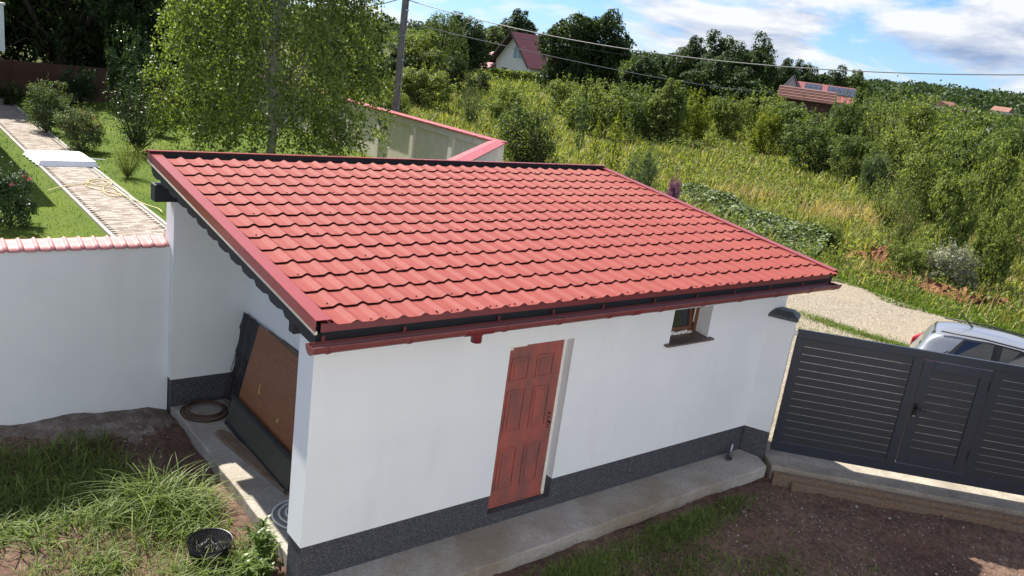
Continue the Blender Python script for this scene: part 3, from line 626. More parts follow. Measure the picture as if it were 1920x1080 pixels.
timber(.02, 6.4, .31, .40, -.22, -.052, 'upper grey-brown shuttering timber along the gate foundation', 0)
timber(.26, 3.05, .415, .47, -.26, -.11, 'lower brown shuttering timber with a sawn end near the pavement corner', 1)
timber(2.95, 6.4, .425, .48, -.27, -.115, 'lower shuttering timber continuing to the right under the gate', 2)

# ------------------------------------------------------------------ white garden wall with tile coping
gw = empty('garden_wall', (-4, 4.2, 0), 'white rendered garden wall with pink wavy tile coping', 'wall')
MB().box(-6, 4.058, -.10, .10, -.25, 2.06).build('wall', MT['white'], gw)
cps = np.linspace(0, 1, 13); prof = [(.5-.5*math.cos(2*math.pi*min(1, max(0, (c-.60)/.40))))*.022 for c in cps]
vs = []; fs = []
for v, z in ((-.12, -.03), (0.0, .0), (.17, .04)):
    for c, h in zip(cps, prof): vs.append((c*.152, v, z+h))
for a in range(2):
    for k in range(12): fs.append((a*13+k, a*13+k+1, (a+1)*13+k+1, (a+1)*13+k))
cm = bpy.data.meshes.new('coping_tile'); cm.from_pydata(vs, [], fs); cm.update(); cm.materials.append(MT['coping']); cm.polygons.foreach_set('use_smooth', [True]*len(fs))
for k in range(0, 34):
    o = place_mesh('coping_tile', cm, gw, (4.055-.152*(k+1), -.0, 2.09)); o.modifiers.new('s', 'SOLIDIFY').thickness = .006

# ------------------------------------------------------------------ beige perimeter wall
def panel_wall(x0, y0, x1, y1, h, parent, posts, copw=.42, ends=False):
    dx, dy = x1-x0, y1-y0; Ln = math.hypot(dx, dy); a = np.array([dx, dy, 0])/Ln; n = np.array([-a[1], a[0], 0])
    o = np.array([x0, y0, 0])
    prev = 0
    ss = [k*2.6 for k in range(int(Ln/2.6)+1)] + [Ln]
    for k in range(len(ss)-1):
        MB().obox(o+a*(ss[k]+.12)-n*.05+np.array([0, 0, -.3]), a*(ss[k+1]-ss[k]-.24), n*.10, (0, 0, h+.3-.32)).build('wall_panel', MT['beige'], parent)
    for s in ss:
        MB().obox(o+a*(s-.12)-n*.14+np.array([0, 0, -.3]), a*.24, n*.28, (0, 0, h+.3-.32)).build('post', MT['beigepost'], parent)
    MB().obox(o-a*.12-n*.14+np.array([0, 0, h-.32]), a*(Ln+.24), n*.28, (0, 0, .22)).build('top_beam', MT['beige'], parent)
    nt_ = int((Ln+.3)/.42); 
    for k in range(nt_):
        s0 = -.2+k*(Ln+.4)/nt_; w_ = (Ln+.4)/nt_-.012
        MB().obox(o+a*s0-n*copw/2+np.array([0, 0, h-.10+.003*(k % 2)]), a*w_, n*copw, (0, 0, .075)).build('coping_tile', MT['farcoping'], parent, bevel=.02)
pw = empty('perimeter_wall', (14.0, 15.9, 0), 'beige concrete panel wall with red coping behind the shed', 'wall')
for o_ in [pw]: pass
def localise(parent, fn):
    before = set(bpy.data.objects); fn()
    for o in set(bpy.data.objects)-before:
        if o.parent == parent: o.location = o.location-parent.location
localise(pw, lambda: panel_wall(14.0, 15.95, 14.0, 38.9, 2.0, pw, 1))
pw2 = empty('perimeter_wall', (9.0, 11.3, 0), 'cream wall with wide red coping running diagonally towards the shed', 'wall')
def diag():
    a = np.array([8.2, 10.55]); b = np.array([13.72, 15.72]); d_ = (b-a)/np.linalg.norm(b-a); n = np.array([-d_[1], d_[0]])
    MB().obox((a[0]-n[0]*.09, a[1]-n[1]*.09, -.3), (b[0]-a[0], b[1]-a[1], 0), (n[0]*.18, n[1]*.18, 0), (0, 0, 2.2)).build('wall', MT['beigepost'], pw2)
    Ln = np.linalg.norm(b-a); k_ = int(Ln/.34)
    for k in range(k_):
        for side in (-1, 1):
            p = a+d_*(k*Ln/k_); w_ = .27
            MB().obox((p[0], p[1], 1.985), (d_[0]*(Ln/k_-.012), d_[1]*(Ln/k_-.012), 0), (n[0]*w_*side, n[1]*w_*side, -.06), (0, 0, .03)).build('coping_tile', MT['farcoping'], pw2)
localise(pw2, diag)
bf = empty('brown_fence', (3, 37.6, 0), 'shaded brown boundary fence behind the garden shrubs', 'fence')
for k in range(9):
    MB().box(-7+2.4*k, -4.66+2.4*k, -.05, .05, -.2, 1.55).build('fence_panel', MT['brownfence'], bf); MB().box(-4.66+2.4*k, -4.6+2.4*k, -.08, .08, -.2, 1.62).build('post', MT['brownfence'], bf)
# white house beside the garden (mostly outside the view)
wh = empty('white_house', (-5, 28, 0), 'white house corner with a balcony parapet at the left edge', 'house')
MB().box(-5, 4.9, -7.4, 8, 0, 5.6).build('wall', MT['white'], wh); MB().box(-5.4, 5.2, -7.8, 8.4, 5.6, 5.8).build('roof', MT['fartile'], wh)
MB().box(4.9, 7.33, 5.0, 8.0, 2.2, 3.95).build('balcony', MT['white'], wh, bevel=.02); MB().box(4.9, 7.38, 4.95, 8.0, 3.95, 4.03).build('balcony_rail', MT['foam'], wh)
MB().prism([(4.9, 5.2, 0), (6.4, 5.2, 0), (4.9, 5.2, 1.4)], (0, 2.5, 0)).build('stair', MT['white'], wh)

# the house whose upper window the picture is taken from: its sunlit face stands across the yard
oh = empty('main_house', (-2, -6.6, -.2), 'white two-storey house across the yard from the shed', 'house')
MB().box(-7.5, 8.0, -8, -.35, 0, 3.2).build('ground_floor', MT['paleblue'], oh); MB().box(-7.5, 8.0, -8, -.35, 3.2, 6.6).build('upper_floor', MT['paleblue'], oh)
MB().prism([(-7.9, 0, 6.62), (-7.9, -4.2, 9), (-7.9, -8.4, 6.62)], (16.3, 0, 0)).build('roof', MT['fartile'], oh)
for xx in (-6, -3.2, 2.2, 5.2):
    fw_ = MB(); ring(fw_, xx, xx+1.3, 1.0, 2.4, .07, -.36, -.30); wq = fw_.build('window', MT['foam'], oh); MB().box(xx+.07, xx+1.23, -.348, -.335, 1.07, 2.33).build('pane', MT['glass'], wq)
# ------------------------------------------------------------------ path with pavers
pathb = tag(MB().box(1.36, 2.74, 4.6, 37, -.1, .012).build('paved_path', MT['kerb']), kind='structure')
pm = MB().box(0, .196, 0, .096, 0, .028).mesh('paver', MT['paver'])
pc = []
rest = MB()
for r_ in range(int((36.9-4.7)/.1)):
    y = 4.7+r_*.1; off = .1 if r_ % 2 else 0
    for k in range(6):
        x = 1.47+k*.2-(.0 if not off else .1)+.05
        if x+.196 > 2.66: continue
        if x < 1.44: x = 1.445
        pc.append((abs(y-14.8)+.0*x, x, y))
pc.sort()
for k, (_, x, y) in enumerate(pc):
    z = .010+rnd.uniform(-.003, .003)
    if k < 290: place_mesh('paver', pm, pathb, (x, y, z))
    else: rest.box(x, x+.196, y, y+.096, z, z+.028)
o = rest.build('paver_field', MT['paverfield'], pathb); o['kind'] = 'stuff'
km = MB().box(0, .08, 0, .985, -.02, .05).mesh('kerb_stone', MT['kerb'])
for k in range(26):
    for x in (1.335, 2.685): place_mesh('kerb_stone', km, pathb, (x, 10.5+k, rnd.uniform(-.006, .004)))
# wrapped white slab pack
pk = empty('foam_pack', (2.05, 21.2, .04), 'white plastic-wrapped foam slab lying across the paved path', 'foam pack')
g = []; fs = []
nx, ny = 22, 22
for a in range(nx):
    for b in range(ny):
        u, v = a/(nx-1), b/(ny-1); e_ = min(u, 1-u, v, 1-v); z = .15*(1 if e_ > .02 else .0)+.012*math.sin(9*u+3*v)*math.sin(7*v)
        ex = .022*math.sin(31*v)*(1 if u in (0, 1) else 0)
        g.append((-.78+1.56*u+ex-.10*(v-.5), -.95+1.9*v+.015*math.sin(23*u)*(1 if v in (0, 1) else 0), z if e_ > .02 else 0))
fs = [(a*ny+b, (a+1)*ny+b, (a+1)*ny+b+1, a*ny+b+1) for a in range(nx-1) for b in range(ny-1)]
MB().add(g, fs).build('wrapping', MT['plastic'], pk)
MB().tube([(.85, .35, .03), (1.25, .2, .02)], .018, 6).build('loose_strip', MT['plastic'], pk)
# yellow hose
def curve_pts(ctrl, n=12):
    P = [np.array(c, float) for c in ctrl]; out = []
    P = [P[0]]+P+[P[-1]]
    for i in range(1, len(P)-2):
        for t in np.linspace(0, 1, n, endpoint=False):
            out.append(.5*((2*P[i])+(-P[i-1]+P[i+1])*t+(2*P[i-1]-5*P[i]+4*P[i+1]-P[i+2])*t*t+(-P[i-1]+3*P[i]-3*P[i+1]+P[i+2])*t**3))
    return out+[P[-2]]
hp = [at(x, y, .06) for x, y in [(88, 358), (120, 349), (160, 344), (190, 338), (205, 341), (190, 349), (165, 341), (180, 336), (207, 337), (208, 346), (190, 345), (160, 347), (175, 353), (205, 360), (228, 366), (215, 368), (197, 362), (195, 350), (215, 354), (232, 366), (250, 374), (275, 384), (297, 391), (304, 398)]]
o = MB().tube(curve_pts(hp, 6), .012, 6).build('garden_hose', MT['hoseyellow'], smooth=True); tag(o, 'pale yellow garden hose looped across the paved path', 'hose')

# ------------------------------------------------------------------ plant builders
def unit(v): return v/(np.linalg.norm(v, axis=-1, keepdims=True)+1e-9)
def cards(cent, size, rng, aspect=.55, axis=None, spread=1.0, nb=None):
    n = len(cent); a = rng.normal(0, 1, (n, 3))
    if nb is not None:
        q = unit(nb+rng.normal(0, .55, (n, 3))); a = a-q*np.sum(a*q, 1, keepdims=True); a = unit(a); b = np.cross(q, a); s = (np.asarray(size)*np.ones(n))[:, None]
        V = np.stack([cent-a*s*.5, cent+b*s*aspect*.5+q*s*.08, cent+a*s*.5, cent-b*s*aspect*.5+q*s*.08], 1).reshape(-1, 3); return V, np.arange(n*4).reshape(-1, 4)
    if axis is not None: a = a*spread + axis
    a = unit(a); b = unit(np.cross(a, rng.normal(0, 1, (n, 3)))); s = (np.asarray(size)*np.ones(n))[:, None]
    nrm = np.cross(a, b)
    V = np.stack([cent-a*s*.5, cent+b*s*aspect*.5+nrm*s*.06, cent+a*s*.5, cent-b*s*aspect*.5+nrm*s*.06], 1).reshape(-1, 3)
    return V, np.arange(n*4).reshape(-1, 4)
def blades(base, Ln, wid, lean, az, seg, rng):
    n = len(base); wid = wid*np.ones(n); ts = np.linspace(0, 1, seg+1); d = np.stack([np.cos(az), np.sin(az), 0*az], 1); side = np.stack([-np.sin(az), np.cos(az), 0*az], 1)
    out = []
    for t in ts:
        c = base + d*(Ln*lean*t**1.7)[:, None]; c = c + np.array([0, 0, 1.])*(Ln*(t-.55*np.minimum(lean, 1.2)*t**2.4))[:, None]
        w_ = (wid*(1-t**2.2)*.5+wid*.03)[:, None]; out += [c-side*w_, c+side*w_]
    V = np.stack(out, 1).reshape(-1, 3); m = 2*(seg+1)
    f = np.array([[2*k, 2*k+1, 2*k+3, 2*k+2] for k in range(seg)]); F = (np.arange(n)[:, None, None]*m+f[None]).reshape(-1, 4)
    return V, F
def cat_arr(lst):
    V = []; F = []; b = 0
    for v, f in lst: V.append(v); F.append(f+b); b += len(v)
    return np.concatenate(V), np.concatenate(F)
def lobes_crown(rng, lobes, nclump, kleaf, cr, leaf, flat=.75, aspect=.55, inner=.35):
    lobes = np.array(lobes, float); vol = lobes[:, 3]*lobes[:, 4]*lobes[:, 5]; idx = rng.choice(len(lobes), nclump, p=vol**.75/np.sum(vol**.75))
    d = unit(rng.normal(0, 1, (nclump, 3))); rad_ = (inner+(1-inner)*rng.random(nclump)**.55)[:, None]
    c = lobes[idx, :3]+d*lobes[idx, 3:]*rad_
    k = rng.poisson(kleaf, nclump)+3; rep = np.repeat(np.arange(nclump), k); R = cr*rng.uniform(.55, 1.35, nclump)
    q = unit(rng.normal(0, 1, (len(rep), 3))+np.array([0, 0, .45])+.5*d[rep]); p = c[rep]+q*(R[rep]*(.35+.65*rng.random(len(rep))**.5))[:, None]*np.array([1, 1, flat])
    ok = p[:, 2] > .03; p, q = p[ok], q[ok]
    return cards(p, leaf*rng.uniform(.6, 1.3, len(p)), rng, aspect, nb=q+np.array([0, 0, .35])), c
def limbs(rng, H, r0, targets, lean=0.0, trunk_top=.75, n=7):
    mb = MB(); pts = [np.array([rng.normal(0, .04*H*t), rng.normal(0, .04*H*t)+lean*t, H*trunk_top*t]) for t in np.linspace(0, 1, 6)]; pts[0][:2] = 0
    mb.tube(pts, [r0*(1-.75*t) for t in np.linspace(0, 1, 6)], n)
    for tgt in targets:
        k = rng.integers(1, 5); s = pts[k]; t = np.array(tgt); mid = (s+t)/2+np.array([0, 0, .06*H])+rng.normal(0, .03*H, 3)
        mb.tube([s, mid, t], [r0*(.5-.06*k), r0*.22, r0*.06], 5)
    return mb
KIND = {}
def reg(name, crown, trunk_mb, h, w, bark='bark'):
    V, F = crown; KIND[name] = (np_mesh('crown', V, F, MT['leaf_mid']), trunk_mb.mesh('trunk', MT[bark], True), h, w)
def broad(seed, tall=False, nc=270, kl=52, leaf=.40):
    rng = np.random.default_rng(seed); H = 10
    if not tall:
        lb = [(0, 0, 6.2, 2.9, 2.9, 2.9)]+[(3.0*math.cos(a)*rng.uniform(.7, 1.1), 3.0*math.sin(a)*rng.uniform(.7, 1.1), rng.uniform(3.4, 7.4), 1.6, 1.6, 1.4) for a in np.linspace(0, 6.28, 8)[:-1]]+[(2.4*math.cos(a), 2.4*math.sin(a), rng.uniform(1.2, 2.6), 1.3, 1.3, 1.2) for a in np.linspace(.5, 6.7, 6)[:-1]]+[(rng.normal(0, .8), rng.normal(0, .8), 8.6, 1.3, 1.3, 1.3)]
        w_ = 11.0
    else:
        lb = [(0, 0, 5.6, 1.7, 1.7, 4.2)]+[(1.5*math.cos(a)*rng.uniform(.6, 1.1), 1.5*math.sin(a)*rng.uniform(.6, 1.1), rng.uniform(2.4, 8.2), .95, .95, 1.3) for a in np.linspace(0, 12.5, 11)[:-1]]
        w_ = 6.4
    cr, c = lobes_crown(rng, lb, nc, kl, .95 if not tall else .7, leaf)
    return cr, limbs(rng, H, .26, c[rng.choice(len(c), 14)]), H, w_
for s in (1, 2, 3): reg('oak%d' % s, *broad(s))
for s in (4, 5): reg('tall%d' % s, *broad(s, True))
def droop(seed, H=10, Wd=2.6, ns=420, kl=22, leaf=.2, slen=2.6):
    rng = np.random.default_rng(seed); z = H*(.22+.78*rng.random(ns)**.8); env = Wd*np.sqrt(np.clip(1-((z/H-.45)/.58)**2, .03, 1)); a = rng.uniform(0, 6.28, ns); r_ = env*np.sqrt(rng.random(ns)*.9+.1)
    s = np.stack([r_*np.cos(a), r_*np.sin(a), z], 1); ln = slen*rng.uniform(.4, 1, ns); lst = []
    n = ns*kl; rep = np.repeat(np.arange(ns), kl); t = rng.random(n)
    p = s[rep]+np.stack([np.cos(a[rep])*.35*t, np.sin(a[rep])*.35*t, -ln[rep]*t+.25*t*(1-t)], 1)+rng.normal(0, .07*H/10, (n, 3)); p = p[p[:, 2] > .05]
    return cards(p, leaf*rng.uniform(.6, 1.2, len(p)), rng, .6, np.array([0, 0, -1.]), .8), limbs(rng, H, .16, s[rng.choice(ns, 26)], trunk_top=.9), H, 2*Wd+.6
reg('droop', *droop(7))
def bush(seed, nc=135, kl=56, leaf=.145, H=3.2):
    rng = np.random.default_rng(seed)
    lb = [(0, 0, 1.25, 1.35, 1.35, 1.35)]+[(1.15*math.cos(a)*rng.uniform(.6, 1.1), 1.15*math.sin(a)*rng.uniform(.6, 1.1), rng.uniform(.6, 2.3), .7, .7, .7) for a in np.linspace(0, 6.28, 8)[:-1]]
    cr, c = lobes_crown(rng, lb, nc, kl, .37, leaf, .8)
    # upright shoots that break the outline
    m_ = 34; a = rng.uniform(0, 6.28, m_); r_ = 1.5*np.sqrt(rng.random(m_)); zt = 1.5+1.2*(1-(r_/1.6)**2); k = 16
    rep = np.repeat(np.arange(m_), k); t = rng.random(m_*k); p = np.stack([r_[rep]*np.cos(a[rep])*(1+.15*t), r_[rep]*np.sin(a[rep])*(1+.15*t), zt[rep]+t*rng.uniform(.3, .95, m_)[rep]], 1)+rng.normal(0, .05, (m_*k, 3))
    cr = cat_arr([cr, cards(p, leaf*rng.uniform(.6, 1.1, len(p)), rng)])
    mb = MB()
    for q in range(9): t_ = c[rng.integers(len(c))]; mb.tube([(rng.normal(0, .08), rng.normal(0, .08), 0), t_*np.array([.5, .5, .55]), t_], [.035, .025, .008], 5)
    return cr, mb, H, 3.8
for s in (11, 12, 13, 14): reg('bush%d' % (s-10), *bush(s))
def airy(seed):
    rng = np.random.default_rng(seed); ns = 46; a = rng.uniform(0, 6.28, ns); r_ = 1.5*np.sqrt(rng.random(ns)); H = 3.4
    top = np.stack([r_*np.cos(a), r_*np.sin(a), H*(.55+.45*rng.random(ns))*(1-.35*(r_/1.5)**2)], 1); k = 74; rep = np.repeat(np.arange(ns), k); t = .12+.88*rng.random(ns*k)
    p = top[rep]*np.stack([t**.8, t**.8, t], 1)+rng.normal(0, .15, (ns*k, 3)); p = p[p[:, 2] > .05]
    mb = MB()
    for q in range(24): mb.tube([(0, 0, 0), top[q]*np.array([.55, .55, .5]), top[q]], [.03, .018, .005], 5)
    return cards(p, .105*rng.uniform(.6, 1.2, len(p)), rng, .5), mb, H, 3.2
for s in (21, 22): reg('airy%d' % (s-20), *airy(s))
def sapling(seed):
    rng = np.random.default_rng(seed); n = 520; t = rng.random(n); a = rng.uniform(0, 6.28, n); r_ = .42*np.sin(np.clip(t*1.05+.02, 0, 1)*math.pi)**.7*np.sqrt(rng.random(n)); H = 3.0
    p = np.stack([r_*np.cos(a), r_*np.sin(a), .25+t*2.75], 1); mb = MB().tube([(0, 0, 0), (.03, 0, 1.5), (0, .02, 2.8)], [.03, .02, .006], 5)
    return cards(p, .15*rng.uniform(.6, 1.2, n), rng, .7), mb, H, .9
reg('sapling', *sapling(31))
PR = random.Random(77)
def put_plant(kind, x, y, z0, H, W, mat, label, name, cat, group=None, rz=None):
    cm_, tm_, h, w_ = KIND[kind]; o = empty(name, (x, y, z0), label, cat, group, rz=PR.uniform(0, 6.28) if rz is None else rz)
    o.scale = (W/w_, W/w_, H/h)
    place_mesh('crown', cm_, o, mat=MT[mat]); place_mesh('trunk' if name.endswith('tree') or name == 'sapling' else 'stem', tm_, o)
    return o
def plant(kind, px, top, wpx, d, mat, label, name='bush', cat=None, group=None):
    p = atd(px, top, d); z0 = float(zg(p[0], p[1]))-.08; v = ray(px, top); depth = d/math.hypot(v[0], v[1])
    return put_plant(kind, p[0], p[1], z0, max(.5, p[2]-z0), wpx/FPX*depth, mat, label, name, cat or ('tree' if name.endswith('tree') else 'bush' if name == 'bush' else name), group)

# ------------------------------------------------------------------ garden planting
def hero_birch():
    rng = np.random.default_rng(42); H = 9.6; ns = 2100; Wd = 3.55
    z = H*(.10+.9*rng.random(ns)); env = Wd*np.clip(1-((z/H-.33)/.70)**2, .04, 1)**.55; a = rng.uniform(0, 6.28, ns); r_ = env*np.sqrt(.12+.88*rng.random(ns))
    r_ *= 1+.16*np.sin(3*a+1)+.10*np.sin(5*a+z)
    s = np.stack([r_*np.cos(a), r_*np.sin(a), z], 1); ln = rng.uniform(.4, 1.25, ns); k = 40; rep = np.repeat(np.arange(ns), k); t = rng.random(ns*k)
    p = s[rep]+np.stack([np.cos(a[rep])*.45*t*(1-t*.3), np.sin(a[rep])*.45*t*(1-t*.3), -ln[rep]*t**1.25+.2*t], 1)+rng.normal(0, .10, (ns*k, 3)); p = p[p[:, 2] > .08]
    V, F = cards(p, .108*rng.uniform(.6, 1.25, len(p)), rng, .72, np.array([0, 0, -1.]), .9)
    o = empty('birch_tree', (8.55, 21.6, 0), 'large light green weeping birch behind the shed roof', 'tree')
    place_mesh('crown', np_mesh('crown', V, F, MT['leaf_birch']), o)
    tr = MB(); tp = [np.array([.12*math.sin(q*1.3), .1*math.sin(q), 9.4*q/9]) for q in range(10)]; tr.tube(tp, [.17*(1-.085*q) for q in range(10)], 8); tr.build('trunk', MT['birchbark'], o, smooth=True)
    br = MB()
    for q in range(60):
        kk = rng.integers(1, 8); tg = s[rng.integers(ns)]; st = tp[kk]
        if tg[2] < st[2]-.5: continue
        br.tube([st, (st+tg)/2+np.array([0, 0, .3]), tg], [.035, .02, .006], 5)
    tw = rng.choice(ns, 160, False)
    for q in tw: br.tube([s[q], s[q]+np.array([math.cos(a[q])*.22, math.sin(a[q])*.22, -ln[q]*.35]), s[q]+np.array([math.cos(a[q])*.32, math.sin(a[q])*.32, -ln[q]*.9])], [.006, .004, .002], 4, False)
    br.build('branches', MT['birchbark'], o)
hero_birch()
def walnut():
    rng = np.random.default_rng(9)
    lb = [(0, 0, 6.5, 4.2, 3.2, 3.6)]+[(rng.uniform(-5.2, 5.2), rng.uniform(-2.6, 2.0), rng.uniform(2.2, 9.5), 2.0, 1.8, 1.7) for _ in range(30)]
    idx = rng.integers(0, len(lb), 1500); L_ = np.array(lb)[idx]; d = unit(rng.normal(0, 1, (1500, 3))); c = L_[:, :3]+d*L_[:, 3:]*(.3+.7*rng.random(1500)**.5)[:, None]; c = c[c[:, 2] > 1.25]
    k = 36; rep = np.repeat(np.arange(len(c)), k); t = rng.random(len(rep)); a = rng.uniform(0, 6.28, len(c)); 
    p = c[rep]+np.stack([np.cos(a[rep])*.55*t, np.sin(a[rep])*.55*t, -.75*t**1.6], 1)+rng.normal(0, .10, (len(rep), 3))
    V, F = cards(p, .28*rng.uniform(.6, 1.2, len(p)), rng, .38, np.array([0, 0, -1.]), .7)
    o = empty('walnut_tree', (5.6, 40.2, 0), 'huge dark tree with drooping foliage filling the upper left behind the brown fence', 'tree')
    place_mesh('crown', np_mesh('crown', V, F, MT['leaf_dark']), o)
    limbs(rng, 10, .38, c[rng.choice(len(c), 30)]).build('trunk', MT['bark'], o, smooth=True)
walnut()
put_plant('oak2', 12.4, 43.5, 0, 11, 9.5, 'leaf_dark', 'dark tree between the huge tree and the birch', 'garden_tree', 'tree')
put_plant('oak3', -1.5, 44, 0, 11.5, 9, 'leaf_dark', 'dark tree behind the white balcony at the left edge', 'garden_tree', 'tree')
put_plant('oak1', 3.5, 48.5, 0, 12.5, 11, 'leaf_dark', 'dark tree farther behind the huge dark tree', 'garden_tree', 'tree')
put_plant('oak3', 9.0, 47, 0, 12, 10, 'leaf_dark', 'dark tree seen between huge tree and birch crown', 'garden_tree', 'tree')
put_plant('oak2', 15.5, 47, -.2, 10, 9, 'leaf_mid', 'green tree behind the birch crown', 'garden_tree', 'tree')
for k, (x_, y_, h_, w_) in enumerate([(-3.4, 40.5, 4.2, 5), (.6, 41, 4.6, 5), (3.4, 42.5, 4.4, 5), (7.2, 41.2, 4.8, 5), (10.6, 41.5, 4.2, 5), (13.4, 42, 4.6, 5)]): put_plant('bush%d' % (1+k % 4), x_, y_, -.1, h_, w_, 'leaf_dark', ['dark bush behind the brown fence beneath the white balcony', 'dark bush behind the brown fence beside the trunk of the huge tree', 'dark bush right of the huge trunk behind the brown fence', 'dark bush behind the brown fence above the small flat-topped tree', 'dark bush behind the fence just left of the birch crown', 'dark bush behind the fence hidden mostly by the birch'][k], 'undergrowth_bush', 'bush', 'dark bushes behind the brown fence')
def garden(kind, px, by, top, wpx, mat, label, name='garden_bush', cat='bush'):
    g_ = at(px, by, 0.0); v = ray(px, by); dep = (g_-CAM)@FW; H = (by-top)/FPX*dep*1.04
    return put_plant(kind, g_[0], g_[1], 0, H, wpx/FPX*dep, mat, label, name, cat)
garden('bush4', 243, 215, 55, 105, 'leaf_gloss', 'dark glossy small tree standing before the brown fence', 'garden_tree', 'tree')
garden('bush2', 150, 196, 122, 80, 'leaf_gloss', 'small dark flat-topped tree near the brown fence', 'garden_tree', 'tree')
garden('airy1', 258, 285, 118, 140, 'leaf_gloss', 'tall airy lit shrub left of the birch')
garden('bush1', 88, 248, 155, 92, 'leaf_grey', 'pale green shrub by the far end of the paved path')
rb = garden('bush2', 152, 282, 198, 100, 'leaf_grey', 'shrub with red-tipped shoots beside the paved path')
rng = np.random.default_rng(4); n = 420; a = rng.uniform(0, 6.28, n); r_ = 1.55*np.sqrt(rng.random(n)); p = np.stack([r_*np.cos(a), r_*np.sin(a), 2.75*(1-(r_/2.2)**2)+rng.normal(0, .12, n)], 1)
V, F = cards(p, .13*rng.uniform(.6, 1.2, n), rng); place_mesh('red_shoots', np_mesh('red_shoots', V, F, MT['leaf_red']), rb)['kind'] = 'stuff'
garden('airy2', 240, 333, 248, 66, 'leaf_light', 'small open shrub on the lawn beside the roof corner')
garden('bush4', 20, 198, 150, 50, 'leaf_dark', 'dark shrub with red blooms at the left end of the brown fence')
for k, (px, py, m_) in enumerate([(22, 147, 'petal_red'), (60, 155, 'petal_red'), (303, 147, 'petal_red')]): pass
rose = garden('bush3', 18, 422, 314, 118, 'leaf_gloss', 'round rose bush with pink and red blooms on the near lawn', 'rose_bush', 'rose bush')
rng = np.random.default_rng(8)
for k in range(9):
    a = rng.uniform(0, 6.28); el = rng.uniform(.3, 1.3); c = np.array([1.75*math.cos(a)*math.cos(el), 1.75*math.sin(a)*math.cos(el), 1.35+1.6*math.sin(el)])
    V, F = cards(c+rng.normal(0, .035, (26, 3)), .12, rng, .9); place_mesh('bloom', np_mesh('bloom', V, F, MT['petal_pink' if k % 3 else 'petal_red']), rose)
garden('bush2', 300, 255, 190, 60, 'leaf_light', 'low light shrub under the left side of the birch')
# lawn grass
rng = np.random.default_rng(15); n = 60000
x = rng.uniform(-9, 14, n); y = 4.5+ (rng.random(n)**1.5)*30; ok = ~((x > 1.25) & (x < 2.85)); x, y = x[ok], y[ok]; n = len(x); sz = .045+.0022*y
V, F = blades(np.stack([x, y, 0*x-.01], 1), sz*rng.uniform(.6, 1.3, n), .010+.0009*y, rng.uniform(.2, 1, n), rng.uniform(0, 6.28, n), 1, rng)
tag(place_mesh('lawn_grass', np_mesh('lawn_grass', V, F, MT['grass_lawn'])), 'short bright green lawn grass beside the paved path', 'grass', kind='stuff')

# ------------------------------------------------------------------ meadow, roadside
rng = np.random.default_rng(21)
def wedge(n, r0, r1, a0, a1):
    r_ = r0*np.exp(rng.random(n)*math.log(r1/r0)); a = np.radians(rng.uniform(a0, a1, n)); return CAM[0]+r_*np.sin(a), CAM[1]+r_*np.cos(a), r_
def in_garden(x, y): return (x < 14.5) & (y > -1) | ((x < 14.6+0*y) & (y < x*0.95+2.5)) 
def on_road(x, y):
    far = np.interp(y, [-18, -8, -2, 1.4, 3.1, 6.2, 10, 14.5, 18], [22.5, 20.6, 19.7, 19.25, 18.8, 19.3, 19.6, 19.0, 17]); return (x < far) & (y < 17)
def meadow_pts(n, r0, r1):
    x, y, r_ = wedge(n, r0, r1, 24, 88); ok = ~in_garden(x, y) & ~on_road(x, y); return x[ok], y[ok], r_[ok]
x, y, r_ = meadow_pts(150000, 21, 135); n = len(x)
cl = np.sin(x*.55+.3*np.sin(y*.4))*np.cos(y*.47+.5*np.sin(x*.3)); hgt = (.30+.0045*r_)*(1+.5*cl)*rng.uniform(.5, 1.3, n)
fx = sstep(0, 5.0, x-np.interp(y, [-18, -8, -2, 1.4, 3.1, 6.2, 10, 14.5, 18], [22.5, 20.6, 19.7, 19.25, 18.8, 19.3, 19.6, 19.0, 17])); hgt = hgt*np.where(y < 17, .22+.78*fx, 1)
V, F = blades(np.stack([x, y, zg(x, y)-.02], 1), hgt, .010+.0011*r_, rng.uniform(.1, .75, n), rng.uniform(0, 6.28, n), 2, rng)
dry = rng.random(n) < .10
Fb = F.reshape(n, -1, 4)
tag(place_mesh('meadow_grass', np_mesh('meadow_grass', V, Fb[~dry].reshape(-1, 4), MT['grass_field'])), 'tall yellow-green meadow grass across the field', 'grass', kind='stuff')
# dry seed grass: patches
def patch(cx_, cy_, rx, ry, n, h0, mat, label, name, wid=.02, lean=(.1, .7), seg=2, zz=None):
    r2_ = np.sqrt(rng.random(n)); a = rng.uniform(0, 6.28, n); x = cx_+rx*r2_*np.cos(a); y = cy_+ry*r2_*np.sin(a); z = (zg(x, y) if zz is None else zz(x, y))-.02
    return blades(np.stack([x, y, z], 1), h0*rng.uniform(.5, 1.25, n), wid, rng.uniform(*lean, n), rng.uniform(0, 6.28, n), seg, rng)
dp = [(17, 29, 2.2, 5, 1500, .95, .035), (17.2, 17.2, 2.0, 1.8, 900, .7, .02), (21.5, 19.5, 3, 2, 700, .75, .022), (31, 12.5, 4, 1.6, 700, 1.0, .03), (29, 17, 2, 1.5, 260, .9, .03), (33.5, 8, 2, 1.4, 300, .9, .03), (24, 22, 4, 3, 500, .7, .025)]
lst = [patch(a, b, c, d_, n_, h, None, '', '', w_) for a, b, c, d_, n_, h, w_ in dp]; V, F = cat_arr(lst)
x, y, r_ = meadow_pts(9000, 22, 90); n = len(x); v2 = blades(np.stack([x, y, zg(x, y)-.02], 1), (.5+.004*r_)*rng.uniform(.5, 1.2, n), .010+.0007*r_, rng.uniform(.1, .6, n), rng.uniform(0, 6.28, n), 2, rng)
V, F = cat_arr([(V, F), v2])
tag(place_mesh('dry_grass', np_mesh('dry_grass', V, F, MT['grass_dry'])), 'pale dry seed grass standing in patches of the meadow', 'grass', kind='stuff')
